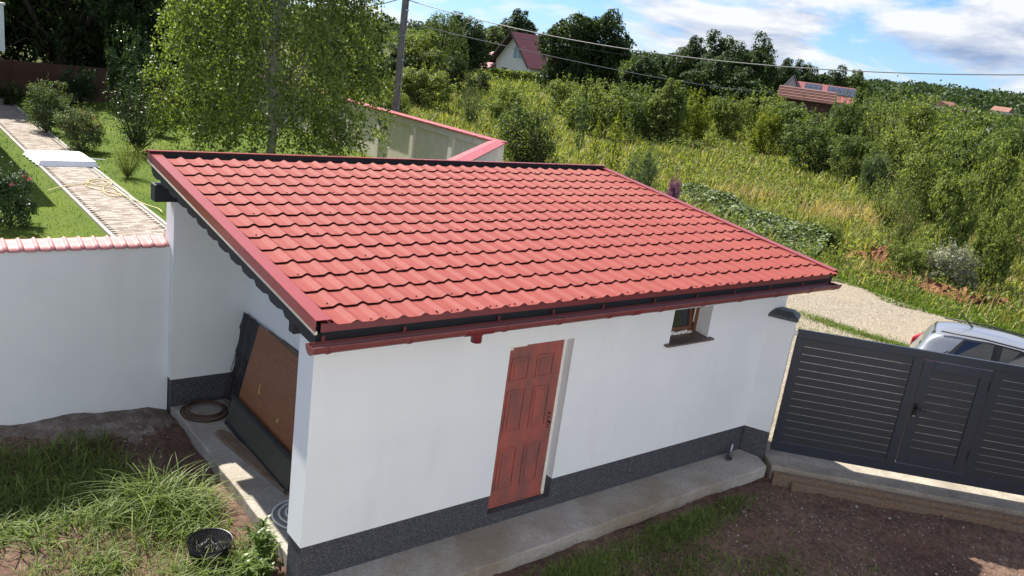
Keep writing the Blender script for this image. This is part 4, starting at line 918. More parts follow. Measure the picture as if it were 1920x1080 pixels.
# leafy weeds in the meadow (low clumps)
x, y, r_ = meadow_pts(2600, 22, 110); n = len(x); k = 22; rep = np.repeat(np.arange(n), k); sz = (.22+.004*r_)*rng.uniform(.5, 1.5, n)
p = np.stack([x, y, zg(x, y)], 1)[rep]+rng.normal(0, 1, (n*k, 3))*sz[rep][:, None]*np.array([.55, .55, .35])+np.array([0, 0, 1.])*sz[rep][:, None]*.8
V, F = cards(p, (.035+.0028*r_[rep])*rng.uniform(.6, 1.2, n*k), rng, .6)
tag(place_mesh('meadow_weeds', np_mesh('meadow_weeds', V, F, MT['leaf_light'])), 'low leafy weeds growing through the meadow grass', 'weeds', kind='stuff')
# ivy-like ground cover on the bank right of the roof
n = 19000; u = rng.random(n); wv = rng.normal(0, 1, n)*.5; bx = 26.0+(22.6-26.0)*u+wv*2.3; by_ = 18.2+(8.6-18.2)*u+wv*.9; hh = .75*np.exp(-(wv/.62)**2)*(.75+.3*np.sin(bx*2.1)*np.cos(by_*1.7))
p = np.stack([bx, by_, zg(bx, by_)+hh*(.45+.55*rng.random(n))], 1); V, F = cards(p, .15*rng.uniform(.6, 1.3, n), rng, .8, nb=np.array([0, 0, .9]))
tag(place_mesh('ground_cover', np_mesh('ground_cover', V, F, MT['leaf_cover'])), 'dense grey-green creeping ground cover on the bank behind the roof edge', 'ground cover', kind='stuff')
# grass verge along the gravel road
n = 26000; y = rng.uniform(-10, 17, n); ed = np.interp(y, [-18, -8, -2, 1.4, 3.1, 6.2, 10, 14.5, 18], [22.5, 20.6, 19.7, 19.25, 18.8, 19.3, 19.6, 19.0, 17]); x = ed-.35+2.6*rng.random(n)**1.3+.25*np.sin(y*2.7)
l1 = blades(np.stack([x, y, zg(x, y)], 1), .17*rng.uniform(.4, 1.4, n), .022, rng.uniform(.2, 1, n), rng.uniform(0, 6.28, n), 2, rng)
n = 5200; t = rng.random(n); x = 14.6-1.0*t*(1-t)+t*1.0+rng.normal(0, .16, n); y = 4.2-4.2*t+rng.normal(0, .3, n)
l2 = blades(np.stack([x, y, 0*x-.20], 1), .09*rng.uniform(.4, 1.4, n), .016, rng.uniform(.2, 1, n), rng.uniform(0, 6.28, n), 1, rng)
n = 2600; x = 13.2+.5*rng.normal(0, 1, n)+.4*np.sin(x[:n]*3); y = 2.6+1.4*rng.normal(0, 1, n); ok = x > 11.8; x, y = x[ok], y[ok]; n = len(x)
l3 = blades(np.stack([x, y, 0*x-.20], 1), .07*rng.uniform(.4, 1.4, n), .014, rng.uniform(.2, 1, n), rng.uniform(0, 6.28, n), 1, rng)
V, F = cat_arr([l1, l2, l3]); tag(place_mesh('verge_grass', np_mesh('verge_grass', V, F, MT['grass_lawn'])), 'short green grass along the edges of the gravel road', 'grass', kind='stuff')
# dirt heaps
def heap(px, py, rx, ry, h, label, seed):
    g_ = at(px, py, -.2); rg = np.random.default_rng(seed); n_ = 22; vs = []; fs = []
    for i in range(n_):
        for j in range(n_):
            u, v = i/(n_-1)*2-1, j/(n_-1)*2-1; r = math.hypot(u, v); z = max(0, 1-r*r)**.8*h*(.75+.5*rg.random()); vs.append((u*rx, v*ry, z-.03))
    fs = [(i*n_+j, (i+1)*n_+j, (i+1)*n_+j+1, i*n_+j+1) for i in range(n_-1) for j in range(n_-1)]
    mb = MB(); mb.add(vs, fs)
    for q in range(60):
        u, v = rg.normal(0, .5, 2); s_ = rg.uniform(.03, .10); mb.obox((u*rx, v*ry, h*.5*max(0, 1-u*u-v*v)), rg.normal(0, s_, 3), rg.normal(0, s_, 3), rg.normal(0, s_, 3))
    o = mb.build('dirt_heap', MT['clay'], loc=(g_[0], g_[1], float(zg(g_[0], g_[1])))); o.rotation_euler = (0, 0, rg.uniform(0, 3)); tag(o, label, 'dirt heap')
heap(1618, 485, .9, .7, .22, 'low dark reddish dirt heap beside the green ground cover', 1); heap(1664, 494, .7, .6, .55, 'tallest reddish dirt heap above the gravel road', 2)
heap(1670, 522, .7, .4, .2, 'small flat orange-brown dirt heap on the grass verge', 3); heap(1765, 552, .9, .45, .28, 'long brown dirt heap on the grass verge nearer the car', 4)
heap(1815, 566, .8, .4, .22, 'brown dirt heap between two others above the car roof', 5); heap(1862, 573, .5, .3, .2, 'smallest brown dirt heap nearest the right edge', 6)
# field plants one can tell apart
pb = plant('bush3', 1270, 326, 34, 29, 'petal_purple', 'slender plant topped with purple flowers right of the roof', 'flowering_plant', 'plant')
wb = plant('bush2', 1800, 450, 115, 28, 'petal_white', 'bushy plant with whitish seed heads above the car', 'flowering_plant', 'plant')

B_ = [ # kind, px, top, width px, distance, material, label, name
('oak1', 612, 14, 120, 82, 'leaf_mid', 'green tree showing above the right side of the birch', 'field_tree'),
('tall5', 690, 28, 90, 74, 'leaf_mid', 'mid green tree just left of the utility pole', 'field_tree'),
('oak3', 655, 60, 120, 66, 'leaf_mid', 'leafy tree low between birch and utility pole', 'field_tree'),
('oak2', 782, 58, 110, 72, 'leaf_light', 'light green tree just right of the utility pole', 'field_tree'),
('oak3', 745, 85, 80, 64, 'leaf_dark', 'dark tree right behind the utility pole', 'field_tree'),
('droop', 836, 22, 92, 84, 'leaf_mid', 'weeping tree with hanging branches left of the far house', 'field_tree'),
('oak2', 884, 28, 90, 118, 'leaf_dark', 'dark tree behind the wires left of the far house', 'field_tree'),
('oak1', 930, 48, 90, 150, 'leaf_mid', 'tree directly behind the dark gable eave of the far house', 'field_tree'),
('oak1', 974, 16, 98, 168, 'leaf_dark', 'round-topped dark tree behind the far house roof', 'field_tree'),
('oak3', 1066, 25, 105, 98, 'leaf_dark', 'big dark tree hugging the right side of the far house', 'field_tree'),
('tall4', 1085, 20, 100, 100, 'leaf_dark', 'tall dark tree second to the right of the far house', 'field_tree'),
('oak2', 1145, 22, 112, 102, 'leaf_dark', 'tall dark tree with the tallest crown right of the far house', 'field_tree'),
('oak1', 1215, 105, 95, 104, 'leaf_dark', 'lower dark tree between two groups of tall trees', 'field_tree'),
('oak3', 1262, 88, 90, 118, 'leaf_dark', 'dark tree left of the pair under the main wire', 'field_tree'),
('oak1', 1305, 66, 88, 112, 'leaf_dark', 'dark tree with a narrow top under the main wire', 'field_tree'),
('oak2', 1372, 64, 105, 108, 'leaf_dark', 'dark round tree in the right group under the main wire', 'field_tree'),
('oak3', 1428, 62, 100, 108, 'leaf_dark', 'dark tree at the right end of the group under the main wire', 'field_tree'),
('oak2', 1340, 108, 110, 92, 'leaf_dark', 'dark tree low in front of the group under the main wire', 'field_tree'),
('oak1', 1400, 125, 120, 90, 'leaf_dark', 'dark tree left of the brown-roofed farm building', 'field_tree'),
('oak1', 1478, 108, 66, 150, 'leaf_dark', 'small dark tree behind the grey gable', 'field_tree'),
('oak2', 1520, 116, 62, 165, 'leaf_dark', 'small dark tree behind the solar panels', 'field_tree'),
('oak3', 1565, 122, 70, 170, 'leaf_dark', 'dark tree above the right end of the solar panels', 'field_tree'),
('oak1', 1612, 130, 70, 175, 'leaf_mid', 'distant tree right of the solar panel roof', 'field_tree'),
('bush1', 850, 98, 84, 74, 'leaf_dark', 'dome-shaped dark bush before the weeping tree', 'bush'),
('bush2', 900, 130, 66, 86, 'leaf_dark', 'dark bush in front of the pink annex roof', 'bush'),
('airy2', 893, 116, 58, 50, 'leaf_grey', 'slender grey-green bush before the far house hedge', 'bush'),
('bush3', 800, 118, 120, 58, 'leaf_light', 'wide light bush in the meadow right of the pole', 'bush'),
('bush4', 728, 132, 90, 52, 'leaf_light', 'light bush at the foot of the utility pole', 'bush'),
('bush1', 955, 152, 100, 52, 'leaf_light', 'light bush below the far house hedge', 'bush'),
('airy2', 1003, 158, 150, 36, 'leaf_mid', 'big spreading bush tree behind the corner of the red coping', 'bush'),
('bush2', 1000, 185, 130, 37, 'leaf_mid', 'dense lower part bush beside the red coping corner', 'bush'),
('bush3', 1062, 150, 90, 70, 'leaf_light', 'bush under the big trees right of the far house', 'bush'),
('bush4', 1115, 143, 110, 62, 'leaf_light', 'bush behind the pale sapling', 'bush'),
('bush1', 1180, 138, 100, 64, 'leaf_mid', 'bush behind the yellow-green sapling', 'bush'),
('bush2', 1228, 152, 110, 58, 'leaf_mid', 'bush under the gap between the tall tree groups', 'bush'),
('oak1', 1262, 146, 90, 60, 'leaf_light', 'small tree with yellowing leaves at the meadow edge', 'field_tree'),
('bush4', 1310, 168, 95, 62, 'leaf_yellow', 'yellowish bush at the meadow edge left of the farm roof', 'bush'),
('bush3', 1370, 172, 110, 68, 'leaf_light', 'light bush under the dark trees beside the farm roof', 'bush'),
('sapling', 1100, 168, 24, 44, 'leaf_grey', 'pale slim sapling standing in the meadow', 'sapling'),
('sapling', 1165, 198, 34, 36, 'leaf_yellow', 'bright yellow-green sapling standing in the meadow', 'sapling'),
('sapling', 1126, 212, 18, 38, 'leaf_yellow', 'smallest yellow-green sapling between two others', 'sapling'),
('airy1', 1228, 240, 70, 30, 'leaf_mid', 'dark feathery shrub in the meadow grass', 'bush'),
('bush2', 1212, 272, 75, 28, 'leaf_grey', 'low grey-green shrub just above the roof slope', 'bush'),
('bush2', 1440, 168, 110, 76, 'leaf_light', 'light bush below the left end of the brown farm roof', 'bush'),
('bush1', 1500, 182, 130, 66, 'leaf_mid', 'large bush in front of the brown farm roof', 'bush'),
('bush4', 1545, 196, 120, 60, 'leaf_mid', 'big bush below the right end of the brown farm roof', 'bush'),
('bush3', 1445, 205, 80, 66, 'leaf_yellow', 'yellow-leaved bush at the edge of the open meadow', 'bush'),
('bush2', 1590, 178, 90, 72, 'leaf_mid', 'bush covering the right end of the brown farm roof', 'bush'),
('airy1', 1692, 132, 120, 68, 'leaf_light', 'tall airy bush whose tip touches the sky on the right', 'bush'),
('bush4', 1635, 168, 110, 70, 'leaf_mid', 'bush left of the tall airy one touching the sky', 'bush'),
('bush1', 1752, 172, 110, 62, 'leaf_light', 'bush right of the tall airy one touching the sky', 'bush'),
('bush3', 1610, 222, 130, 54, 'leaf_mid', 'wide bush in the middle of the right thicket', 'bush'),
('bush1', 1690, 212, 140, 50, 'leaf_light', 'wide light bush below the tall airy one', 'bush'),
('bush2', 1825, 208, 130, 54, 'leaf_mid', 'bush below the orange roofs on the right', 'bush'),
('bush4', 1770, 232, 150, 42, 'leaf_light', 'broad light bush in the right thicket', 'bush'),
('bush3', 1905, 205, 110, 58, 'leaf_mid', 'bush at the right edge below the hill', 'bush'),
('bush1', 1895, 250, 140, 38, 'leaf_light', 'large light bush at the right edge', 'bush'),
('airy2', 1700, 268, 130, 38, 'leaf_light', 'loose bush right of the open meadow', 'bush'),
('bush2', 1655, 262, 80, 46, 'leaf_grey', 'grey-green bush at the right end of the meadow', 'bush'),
('airy1', 1722, 316, 90, 31, 'leaf_mid', 'small dark leaning tree in the meadow above the white seed heads', 'bush'),
('bush3', 1810, 292, 140, 33, 'leaf_light', 'bush behind the whitish seed-head plant', 'bush'),
('bush4', 1900, 330, 120, 29, 'leaf_light', 'near bush at the right edge above the car', 'bush'),
('bush3', 1565, 405, 70, 30, 'leaf_light', 'low weed bush right of the ground cover', 'bush'),
('bush4', 1720, 430, 100, 28, 'leaf_light', 'low bush between dirt heaps and meadow', 'bush'),
]
for kind, px, top, wpx, d, mat, lab, nm in B_:
    if px > 1560 and d < 62 and nm == 'bush': top += 13; wpx *= .82
    if nm == 'bush' and 44 < d < 80: top += PR.uniform(-7, 16); d *= PR.uniform(.93, 1.09); wpx *= PR.uniform(.85, 1.2)
    plant(kind, px, top, wpx*(1.25 if nm == 'field_tree' else 1.0), d, mat, lab, nm)

# woods beyond the meadow and on the hill
def wood(n, r0, r1, a0, a1, size, kl, leaf, seed, excl=None):
    rg = np.random.default_rng(seed); r_ = np.sqrt(r0*r0+(r1*r1-r0*r0)*rg.random(n)); a = np.radians(rg.uniform(a0, a1, n)); x = CAM[0]+r_*np.sin(a); y = CAM[1]+r_*np.cos(a)
    if excl is not None:
        ok = ~excl(x, y); x, y, r_ = x[ok], y[ok], r_[ok]; n = len(x)
    s = size*rg.uniform(.6, 1.25, n); rep = np.repeat(np.arange(n), kl); d = unit(rg.normal(0, 1, (n*kl, 3))); d[:, 2] = np.abs(d[:, 2])*1.0-.1
    c = np.stack([x, y, zg(x, y)+s*.55], 1)[rep]+d*(s[rep]*.5*rg.uniform(.75, 1.05, n*kl))[:, None]*np.array([1, 1, .95])
    return cards(c, leaf*rg.uniform(.6, 1.3, n*kl)*(1+0*c[:, 0]), rg, .8)
V, F = wood(4400, 300, 760, 8, 96, 9.5, 60, 1.35, 5)
tag(place_mesh('hill_forest', np_mesh('hill_forest', V, F, MT['leaf_forest'])), 'dark forest covering the low hills on the horizon', 'forest', kind='stuff')
def ex(x, y): return (np.hypot(x-80, y-95) < 20) | ((np.hypot(x-78, y-46) < 13)) | (np.degrees(np.arctan2(x-CAM[0], y-CAM[1])) < 26)
V, F = wood(760, 112, 310, 26, 92, 4.6, 200, .46, 6, ex)
tag(place_mesh('far_scrub', np_mesh('far_scrub', V, F, MT['leaf_mid'])), 'mass of scrub and trees between meadow and hills', 'scrub', kind='stuff')
V, F = wood(230, 74, 114, 56, 92, 3.0, 150, .34, 16, ex)
tag(place_mesh('scrub', np_mesh('scrub', V, F, MT['leaf_light'])), 'scrub filling the gaps of the thicket on the right', 'scrub', kind='stuff')

# ------------------------------------------------------------------ pole and wires
pole = empty('utility_pole', (14.75, 24.0, -.2), 'tall concrete utility pole rising behind the perimeter wall', 'pole', rz=.5)
mb = MB(); mb.prism([(-.12, -.10, 0), (-.06, -.10, 0), (-.06, .10, 0), (-.12, .10, 0)], (.03, 0, 8.6)); mb.prism([(.06, -.10, 0), (.12, -.10, 0), (.12, .10, 0), (.06, .10, 0)], (-.03, 0, 8.6)); mb.build('flanges', MT['polegrey'], pole)
mb = MB()
for k in range(12): mb.box(-.09, .09, -.04, .04, .2+k*.72, .48+k*.72)
mb.box(-.085, .085, -.015, .015, 0, 8.6); mb.build('web', MT['polegrey'], pole)
for k in range(6): MB().box(-.10, .10, -.13, -.10, 2.2+k*.95, 2.26+k*.95).build('steel_band', MT['steel'], pole)
mb = MB(); mb.tube([(-.02, -.125, 1.5), (-.02, -.125, 5.0), (.03, -.125, 5.6)], .015, 5); mb.build('cable', MT['steel'], pole)
def wire(a, b, sag, r_, mat, label):
    a, b = np.array(a, float), np.array(b, float); pts = [a+(b-a)*t-np.array([0, 0, 4*sag*t*(1-t)]) for t in np.linspace(0, 1, 40)]
    o = MB().tube(pts, r_, 5).build('overhead_wire', MT[mat], smooth=True); tag(o, label, 'wire', 'overhead wires')
def strung(p0, p1, pix, r_, mat, label):
    """wire whose straight plan runs p0 -> p1; its sag comes from sight lines in the photograph"""
    p0, p1 = np.array(p0, float), np.array(p1, float); T = []; Z = []
    for px, py in pix:
        v = ray(px, py); A_ = np.array([[v[0], -(p1-p0)[0]], [v[1], -(p1-p0)[1]]]); k, t = np.linalg.solve(A_, p0-CAM[:2]); T.append(t); Z.append(CAM[2]+k*v[2])
    c = np.polyfit(T, Z, 2); pts = [(*(p0+(p1-p0)*t), np.polyval(c, t)) for t in np.linspace(0, 1.0, 48)]
    o = MB().tube(pts, r_, 5).build('overhead_wire', MT[mat], smooth=True); tag(o, label, 'wire', 'overhead wires')
pe = atd(1920, 143, 27)[:2]; p0_ = np.array([14.75, 24.0]); strung(p0_, p0_+(pe-p0_)*1.35, [(773, 0), (973, 60), (1280, 105), (1480, 122.7), (1680, 135), (1920, 143)], .016, 'wire', 'thick upper wire crossing the sky to the right edge')
strung(p0_, atd(1452, 174, 88)[:2], [(753, 37), (940, 88), (1140, 128), (1280, 152), (1447, 173)], .020, 'wire', 'lower wire running down from the pole towards the brown farm roof')
strung(p0_, atd(1420, 130, 62)[:2], [(873, 55), (1040, 83), (1180, 103), (1280, 118), (1380, 130)], .008, 'darkwire', 'faint thin wire between the two thicker ones')
wire((14.70, 24.0, 6.3), atd(640, 12, 60), .2, .02, 'darkwire', 'short wire leaving the pole to the left above the birch')

# ------------------------------------------------------------------ far buildings
fh = empty('far_house', (77, 96.4, .8), 'white gabled house with dark red tiled roof beyond the meadow', 'house')
AP, EV, HW = 6.75, 2.7, 4.3     # apex, eaves above base, half width
MB().prism([(0, -HW, -1), (0, HW, -1), (0, HW, EV), (0, 0, AP-.15), (0, -HW, EV)][::-1], (10, 0, 0)).build('wall', MT['farwall'], fh)
rf = MB().box(9.7, 9.9, -.1, .1, AP-.2, AP+.1).build('roof', MT['fartile'], fh)
sl = math.hypot(HW, AP-EV)
for sgn in (-1, 1):
    d1 = np.array([0, sgn*HW, EV-AP])/sl; nrm = np.array([0, sgn*(AP-EV), HW])/sl
    nrow = 11; L2 = sl+1.0
    for k in range(nrow):
        MB().obox(np.array([-1.1, 0, AP])+d1*(k*L2/nrow)+nrm*.02, (12.2, 0, 0), d1*(L2/nrow+.05)-nrm*.05, nrm*.10).build('tile_row', MT['fartile'], rf)
    MB().obox(np.array([-1.1, 0, AP])-nrm*.10, (12.2, 0, 0), d1*L2, nrm*.08).build('soffit', MT['darkwood'], rf)
    MB().obox(np.array([-1.16, 0, AP])-nrm*.16, (.06, 0, 0), d1*L2, nrm*.3).build('bargeboard', MT['darkwood'], rf)
wn_ = MB(); ring(wn_, -2.2, .2, 3.0, 4.9, .12, -.03, .04); wn_.box(-1.06, -.94, -.03, .04, 3.12, 4.78)
def yz(mb):  # turn xz-plane frames into the gable plane (x -> y)
    mb.v = [(-.05+y, x, z) for x, y, z in mb.v]; return mb
wo_ = yz(wn_).build('window', MT['foam'], fh)
for a, b in ((-2.08, -1.06), (-.94, .08)): MB().box(-.03, -.02, a, b, 3.12, 4.78).build('pane', plain('far_pane', (.25, .36, .40), .1), wo_)
MB().box(-.06, -.02, 1.2, 2.6, -.3, 1.5).build('door', MT['darkboard'], fh); MB().box(-.06, -.02, -2.6, -.8, -.3, 1.3).build('garage_door', MT['foam'], fh)
mb = MB(); mb.add([(-1.2, 4.1, 1.2), (3, 4.1, 1.2), (3, 8.4, 1.0), (-1.2, 8.4, 1.0), (1.2, 4.4, 2.7), (2.4, 6.0, 2.7)], [(0, 3, 5, 4), (0, 4, 1), (1, 4, 5, 2), (3, 2, 5), (0, 1, 2, 3)]); mb.build('annex_roof', MT['farroofpink'], fh)
mb = MB(); mb.add([(-.6, 4.2, 3.1), (2, 4.2, 3.1), (2, 6.6, 3.0), (-.6, 6.6, 3.0), (.8, 4.3, 4.3), (1.4, 5.0, 4.2)], [(0, 3, 5, 4), (0, 4, 1), (1, 4, 5, 2), (3, 2, 5), (0, 1, 2, 3)]); mb.build('upper_roof', MT['farroofpink'], fh)
MB().box(.2, 2.6, 4.3, 7.6, -1, 1.15).build('annex_wall', MT['brownfence'], fh)
for yy in (4.6, 6.3, 7.9): MB().box(-.9, -.7, yy, yy+.2, -1, 1.1).build('porch_post', MT['farwall'], fh)
rg = np.random.default_rng(2)
a, b = atd(920, 146, 116), atd(1050, 158, 112); n = 3200; t = rg.random(n); p = a+(b-a)*t[:, None]; z0 = zg(p[:, 0], p[:, 1]); p[:, 2] = z0+1.7*rg.random(n)**.6; p[:, :2] += rg.normal(0, .35, (n, 2)); V, F = cards(p-np.array([*a[:2], 0]), .28, rg, .8)
hg = empty('hedge', (a[0], a[1], 0), 'clipped bright green hedge in front of the far house', 'hedge'); place_mesh('crown', np_mesh('crown', V, F, MT['leaf_light']), hg)
# brown-roofed farm building
c0, c1 = atd(1462, 160, 95), atd(1572, 172, 95); ax = (c1-c0); ax[2] = 0; Lr = np.linalg.norm(ax); ax /= Lr; nx_ = np.array([-ax[1], ax[0], 0]); 
if nx_@(CAM-c0) < 0: nx_ = -nx_
fb = empty('farm_building', (c0[0], c0[1], .3), 'long brown-roofed farm building among bushes', 'building'); zr = c0[2]-.3+.05
b0 = np.array([0, 0, zr]); 
MB().add([b0, b0+ax*Lr, b0+ax*Lr+nx_*2.6+np.array([0, 0, -1.15]), b0+nx_*2.6+np.array([0, 0, -1.15]), b0-nx_*2.6+np.array([0, 0, -1.15]), b0+ax*Lr-nx_*2.6+np.array([0, 0, -1.15])], [(0, 3, 2, 1), (0, 1, 5, 4)]).build('roof', MT['brownroof'], fb).modifiers.new('s', 'SOLIDIFY').thickness = .12
for k in range(4): 
    q = b0+nx_*(.5+.62*k)+np.array([0, 0, -1.15*(.5+.62*k)/2.6+.03]); MB().obox(q, ax*Lr, nx_*.10, (0, 0, .08)).build('roof_batten', MT['darkwood'], fb)
MB().obox(-nx_*2.2+ax*.3+np.array([0, 0, -1]), ax*(Lr-.6), nx_*4.4, (0, 0, zr-.1)).build('wall', MT['brownfence'], fb)
c0, c1 = atd(1492, 153, 104), atd(1604, 169, 104); ax = (c1-c0); ax[2] = 0; Lr = np.linalg.norm(ax); ax /= Lr; nx_ = np.array([-ax[1], ax[0], 0])
if nx_@(CAM-c0) < 0: nx_ = -nx_
sh_ = empty('solar_house', (c0[0], c0[1], .4), 'red-roofed house with solar panels behind the brown farm roof', 'house'); zr = c0[2]-.4+.1
b0 = np.array([0, 0, zr]); dn = nx_*3.2+np.array([0, 0, -1.7])
r_o = MB().add([b0, b0+ax*Lr, b0+ax*Lr+dn, b0+dn, b0-nx_*3.2+np.array([0, 0, -1.7]), b0+ax*Lr-nx_*3.2+np.array([0, 0, -1.7])], [(0, 3, 2, 1), (0, 1, 5, 4)]).build('roof', MT['farroofpink'], sh_)
r_o.modifiers.new('s', 'SOLIDIFY').thickness = .15
for k in range(9):
    if k == 3: continue
    for j in range(2): MB().obox(b0+ax*(1.1+k*.62)+dn*(.1+.26*j)+np.array([0, 0, .06]), ax*.58, dn*.24, (0, 0, .04)).build('solar_panel', MT['solar'], r_o)
MB().obox(-nx_*2.8+np.array([0, 0, -1.]), ax*Lr, nx_*5.6, (0, 0, zr-.8)).build('wall', MT['farwall'], sh_)
c0 = atd(1489, 142, 100); gb = empty('grey_gable_house', (c0[0], c0[1], .4), 'small grey gable with pale roof left of the solar panels', 'house'); zr = c0[2]-.4
nx2 = -nx_; MB().prism([ax*-1.0+np.array([0, 0, -1.]), ax*.75+np.array([0, 0, -1.]), ax*.75+np.array([0, 0, zr-1.5]), np.array([0, 0, zr-.06]), ax*-1.0+np.array([0, 0, zr-1.5])], -nx_*4).build('wall', MT['chimney'], gb)
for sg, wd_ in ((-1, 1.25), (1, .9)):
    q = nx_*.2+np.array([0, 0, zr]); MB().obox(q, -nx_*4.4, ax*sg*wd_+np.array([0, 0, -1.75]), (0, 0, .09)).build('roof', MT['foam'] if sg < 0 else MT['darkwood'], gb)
for k, (px, py, d, wm, lab) in enumerate([(1775, 194, 230, 6, 'wide low orange roof below the hill'), (1815, 206, 200, 4, 'pinkish roof among bushes at the right'), (1880, 204, 260, 4, 'pale roof farthest right below the hill'), (352, 14, 60, 2.2, 'red roof peeping between the dark tree and the birch')]):
    c = atd(px, py, d); o = empty('distant_house', (c[0], c[1], float(zg(c[0], c[1]))), lab, 'house'); h = c[2]-o.location.z
    MB().box(-wm/2, wm/2, -wm*.35, wm*.35, -.5, h-.6).build('wall', MT['farwall'], o)
    MB().prism([(-wm/2-.3, -wm*.45, h-.7), (-wm/2-.3, wm*.45, h-.7), (-wm/2-.3, 0, h+.5)], (wm+.6, 0, 0)).build('roof', MT['farorange'], o); o.rotation_euler = (0, 0, .8*k)

# ------------------------------------------------------------------ car
th = math.atan2(-.925, .38); hc, hs = math.cos(th), math.sin(th)
ref = at(1759, 616, 1.27); lx, ly = -1.56, -.52
car = empty('parked_car', (ref[0]-(hc*lx-hs*ly), ref[1]-(hs*lx+hc*ly), -.19), 'silver hatchback parked on the gravel road behind the grey gate', 'car', rz=th); car.scale = (.95, .95, .95)
ST = [  # x, half width, belt half width, z belt, roof half width, z roof
(-2.06, .70, .66, .66, .55, .72), (-2.02, .80, .74, .86, .62, .92), (-1.90, .86, .78, 1.00, .60, 1.10), (-1.78, .88, .80, 1.03, .57, 1.38), (-1.60, .885, .805, 1.03, .56, 1.52), (-.9, .885, .805, 1.0, .57, 1.565), (-.2, .885, .80, .97, .56, 1.55), (.12, .885, .80, .96, .55, 1.48), (.68, .88, .79, .95, .60, 1.13), (1.02, .87, .78, .93, .66, .99), (1.75, .84, .74, .84, .60, .90), (2.02, .74, .66, .66, .52, .74), (2.08, .66, .6, .55, .48, .6)]
vs = []; ring_n = None
for x, hw, wb_, zb_, wr, zr in ST:
    half = [(0, .22), (hw*.92, .22), (hw, .32), (hw+.01, .58), (wb_+.03, zb_-.05), (wb_, zb_), (wb_*.45+wr*.55, zb_*.45+zr*.55-.0), (wr+.05, zr-.07), (wr-.04, zr-.012), (0, zr+.015)]
    full = half + [(-y, z) for y, z in half[-2:0:-1]]
    ring_n = len(full); vs += [(x, y, z) for y, z in full]
fs = []
for i in range(len(ST)-1):
    for k in range(ring_n): fs.append((i*ring_n+k, i*ring_n+(k+1) % ring_n, (i+1)*ring_n+(k+1) % ring_n, (i+1)*ring_n+k))
fs += [tuple(range(ring_n))[::-1], tuple((len(ST)-1)*ring_n+k for k in range(ring_n))]
body = MB().add(vs, fs).build('body', MT['carpaint'], car, smooth=True); sm_ = body.modifiers.new('s', 'SUBSURF'); sm_.levels = 2; sm_.render_levels = 2
def side_y(x, z):
    xs = [s[0] for s in ST]; wb_ = np.interp(x, xs, [s[2] for s in ST]); zb_ = np.interp(x, xs, [s[3] for s in ST]); wr = np.interp(x, xs, [s[4] for s in ST])+.045; zr = np.interp(x, xs, [s[5] for s in ST])-.05
    t = np.clip((z-zb_)/(zr-zb_), 0, 1); return wb_+(wr-wb_)*t
def side_panel(name, poly, mat, sgn, off, thick=.02):
    P = [(x, sgn*(side_y(x, z)+off), z) for x, z in poly]; return MB().prism(P if sgn < 0 else P[::-1], (0, -sgn*thick, 0)).build(name, mat, car, bevel=.004)
for sg in (-1, 1):
    side_panel('window_trim', [(-1.46, 1.07), (0.54, .99), (0.24, 1.20), (-0.02, 1.45), (-0.32, 1.515), (-0.82, 1.525), (-1.20, 1.485)], MT['carblack'], sg, .004)
    side_panel('window', [(-1.36, 1.09), (-0.72, 1.05), (-0.72, 1.50), (-0.90, 1.50), (-1.18, 1.462)], MT['carglass'], sg, .010)
    side_panel('window', [(-0.59, 1.045), (0.42, 1.01), (0.18, 1.2), (-0.05, 1.43), (-0.32, 1.49), (-0.59, 1.50)], MT['carglass'], sg, .010)
    side_panel('quarter_glass', [(-1.56, 1.10), (-1.48, 1.09), (-1.38, 1.25)], MT['carglass'], sg, .012)
    lp = MB(); lp.prism([(-2.04, sg*.78, .80), (-1.80, sg*.885, .86), (-1.50, sg*.885, .985), (-1.52, sg*.86, 1.05), (-1.88, sg*.80, 1.09), (-2.03, sg*.72, .98)], (0, -sg*.12, 0)); lp.build('tail_lamp', MT['lamp_red'], car, bevel=.02)
    MB().tube([(-1.58, sg*.575, 1.512), (-.9, sg*.588, 1.555), (-.2, sg*.578, 1.54), (.1, sg*.57, 1.48)], .014, 6).build('roof_rail', MT['carblack'], car, smooth=True)
    MB().box(.28, .44, sg*.86 if sg > 0 else -1.06, 1.06 if sg > 0 else -.86, .98, 1.12).build('mirror', MT['carpaint'], car, bevel=.03)
    for xx in (-1.32, 1.30):
        wl = MB().tube([(xx, sg*.66, .32), (xx, sg*.895, .32)], .33, 28).build('wheel', MT['rubber'], car, bevel=.02)
        MB().tube([(xx, sg*.70, .32), (xx, sg*.905, .32)], .21, 20).build('rim', MT['steel'], wl)
MB().prism([(-1.87, -.46, 1.14), (-1.87, .46, 1.14), (-1.67, .44, 1.45), (-1.67, -.44, 1.45)], (-.015, 0, .012)).build('rear_window', MT['carglass'], car, bevel=.01)
MB().prism([(.94, -.62, 1.035), (.94, .62, 1.035), (.16, .50, 1.475), (.16, -.50, 1.475)][::-1], (.02, 0, .025)).build('windscreen', MT['carglass'], car, bevel=.01)
MB().tube([(-1.1, .12, 1.56), (-1.15, .12, 1.60), (-1.45, .12, 1.86)], [.02, .012, .004], 6).build('antenna', MT['carblack'], car)

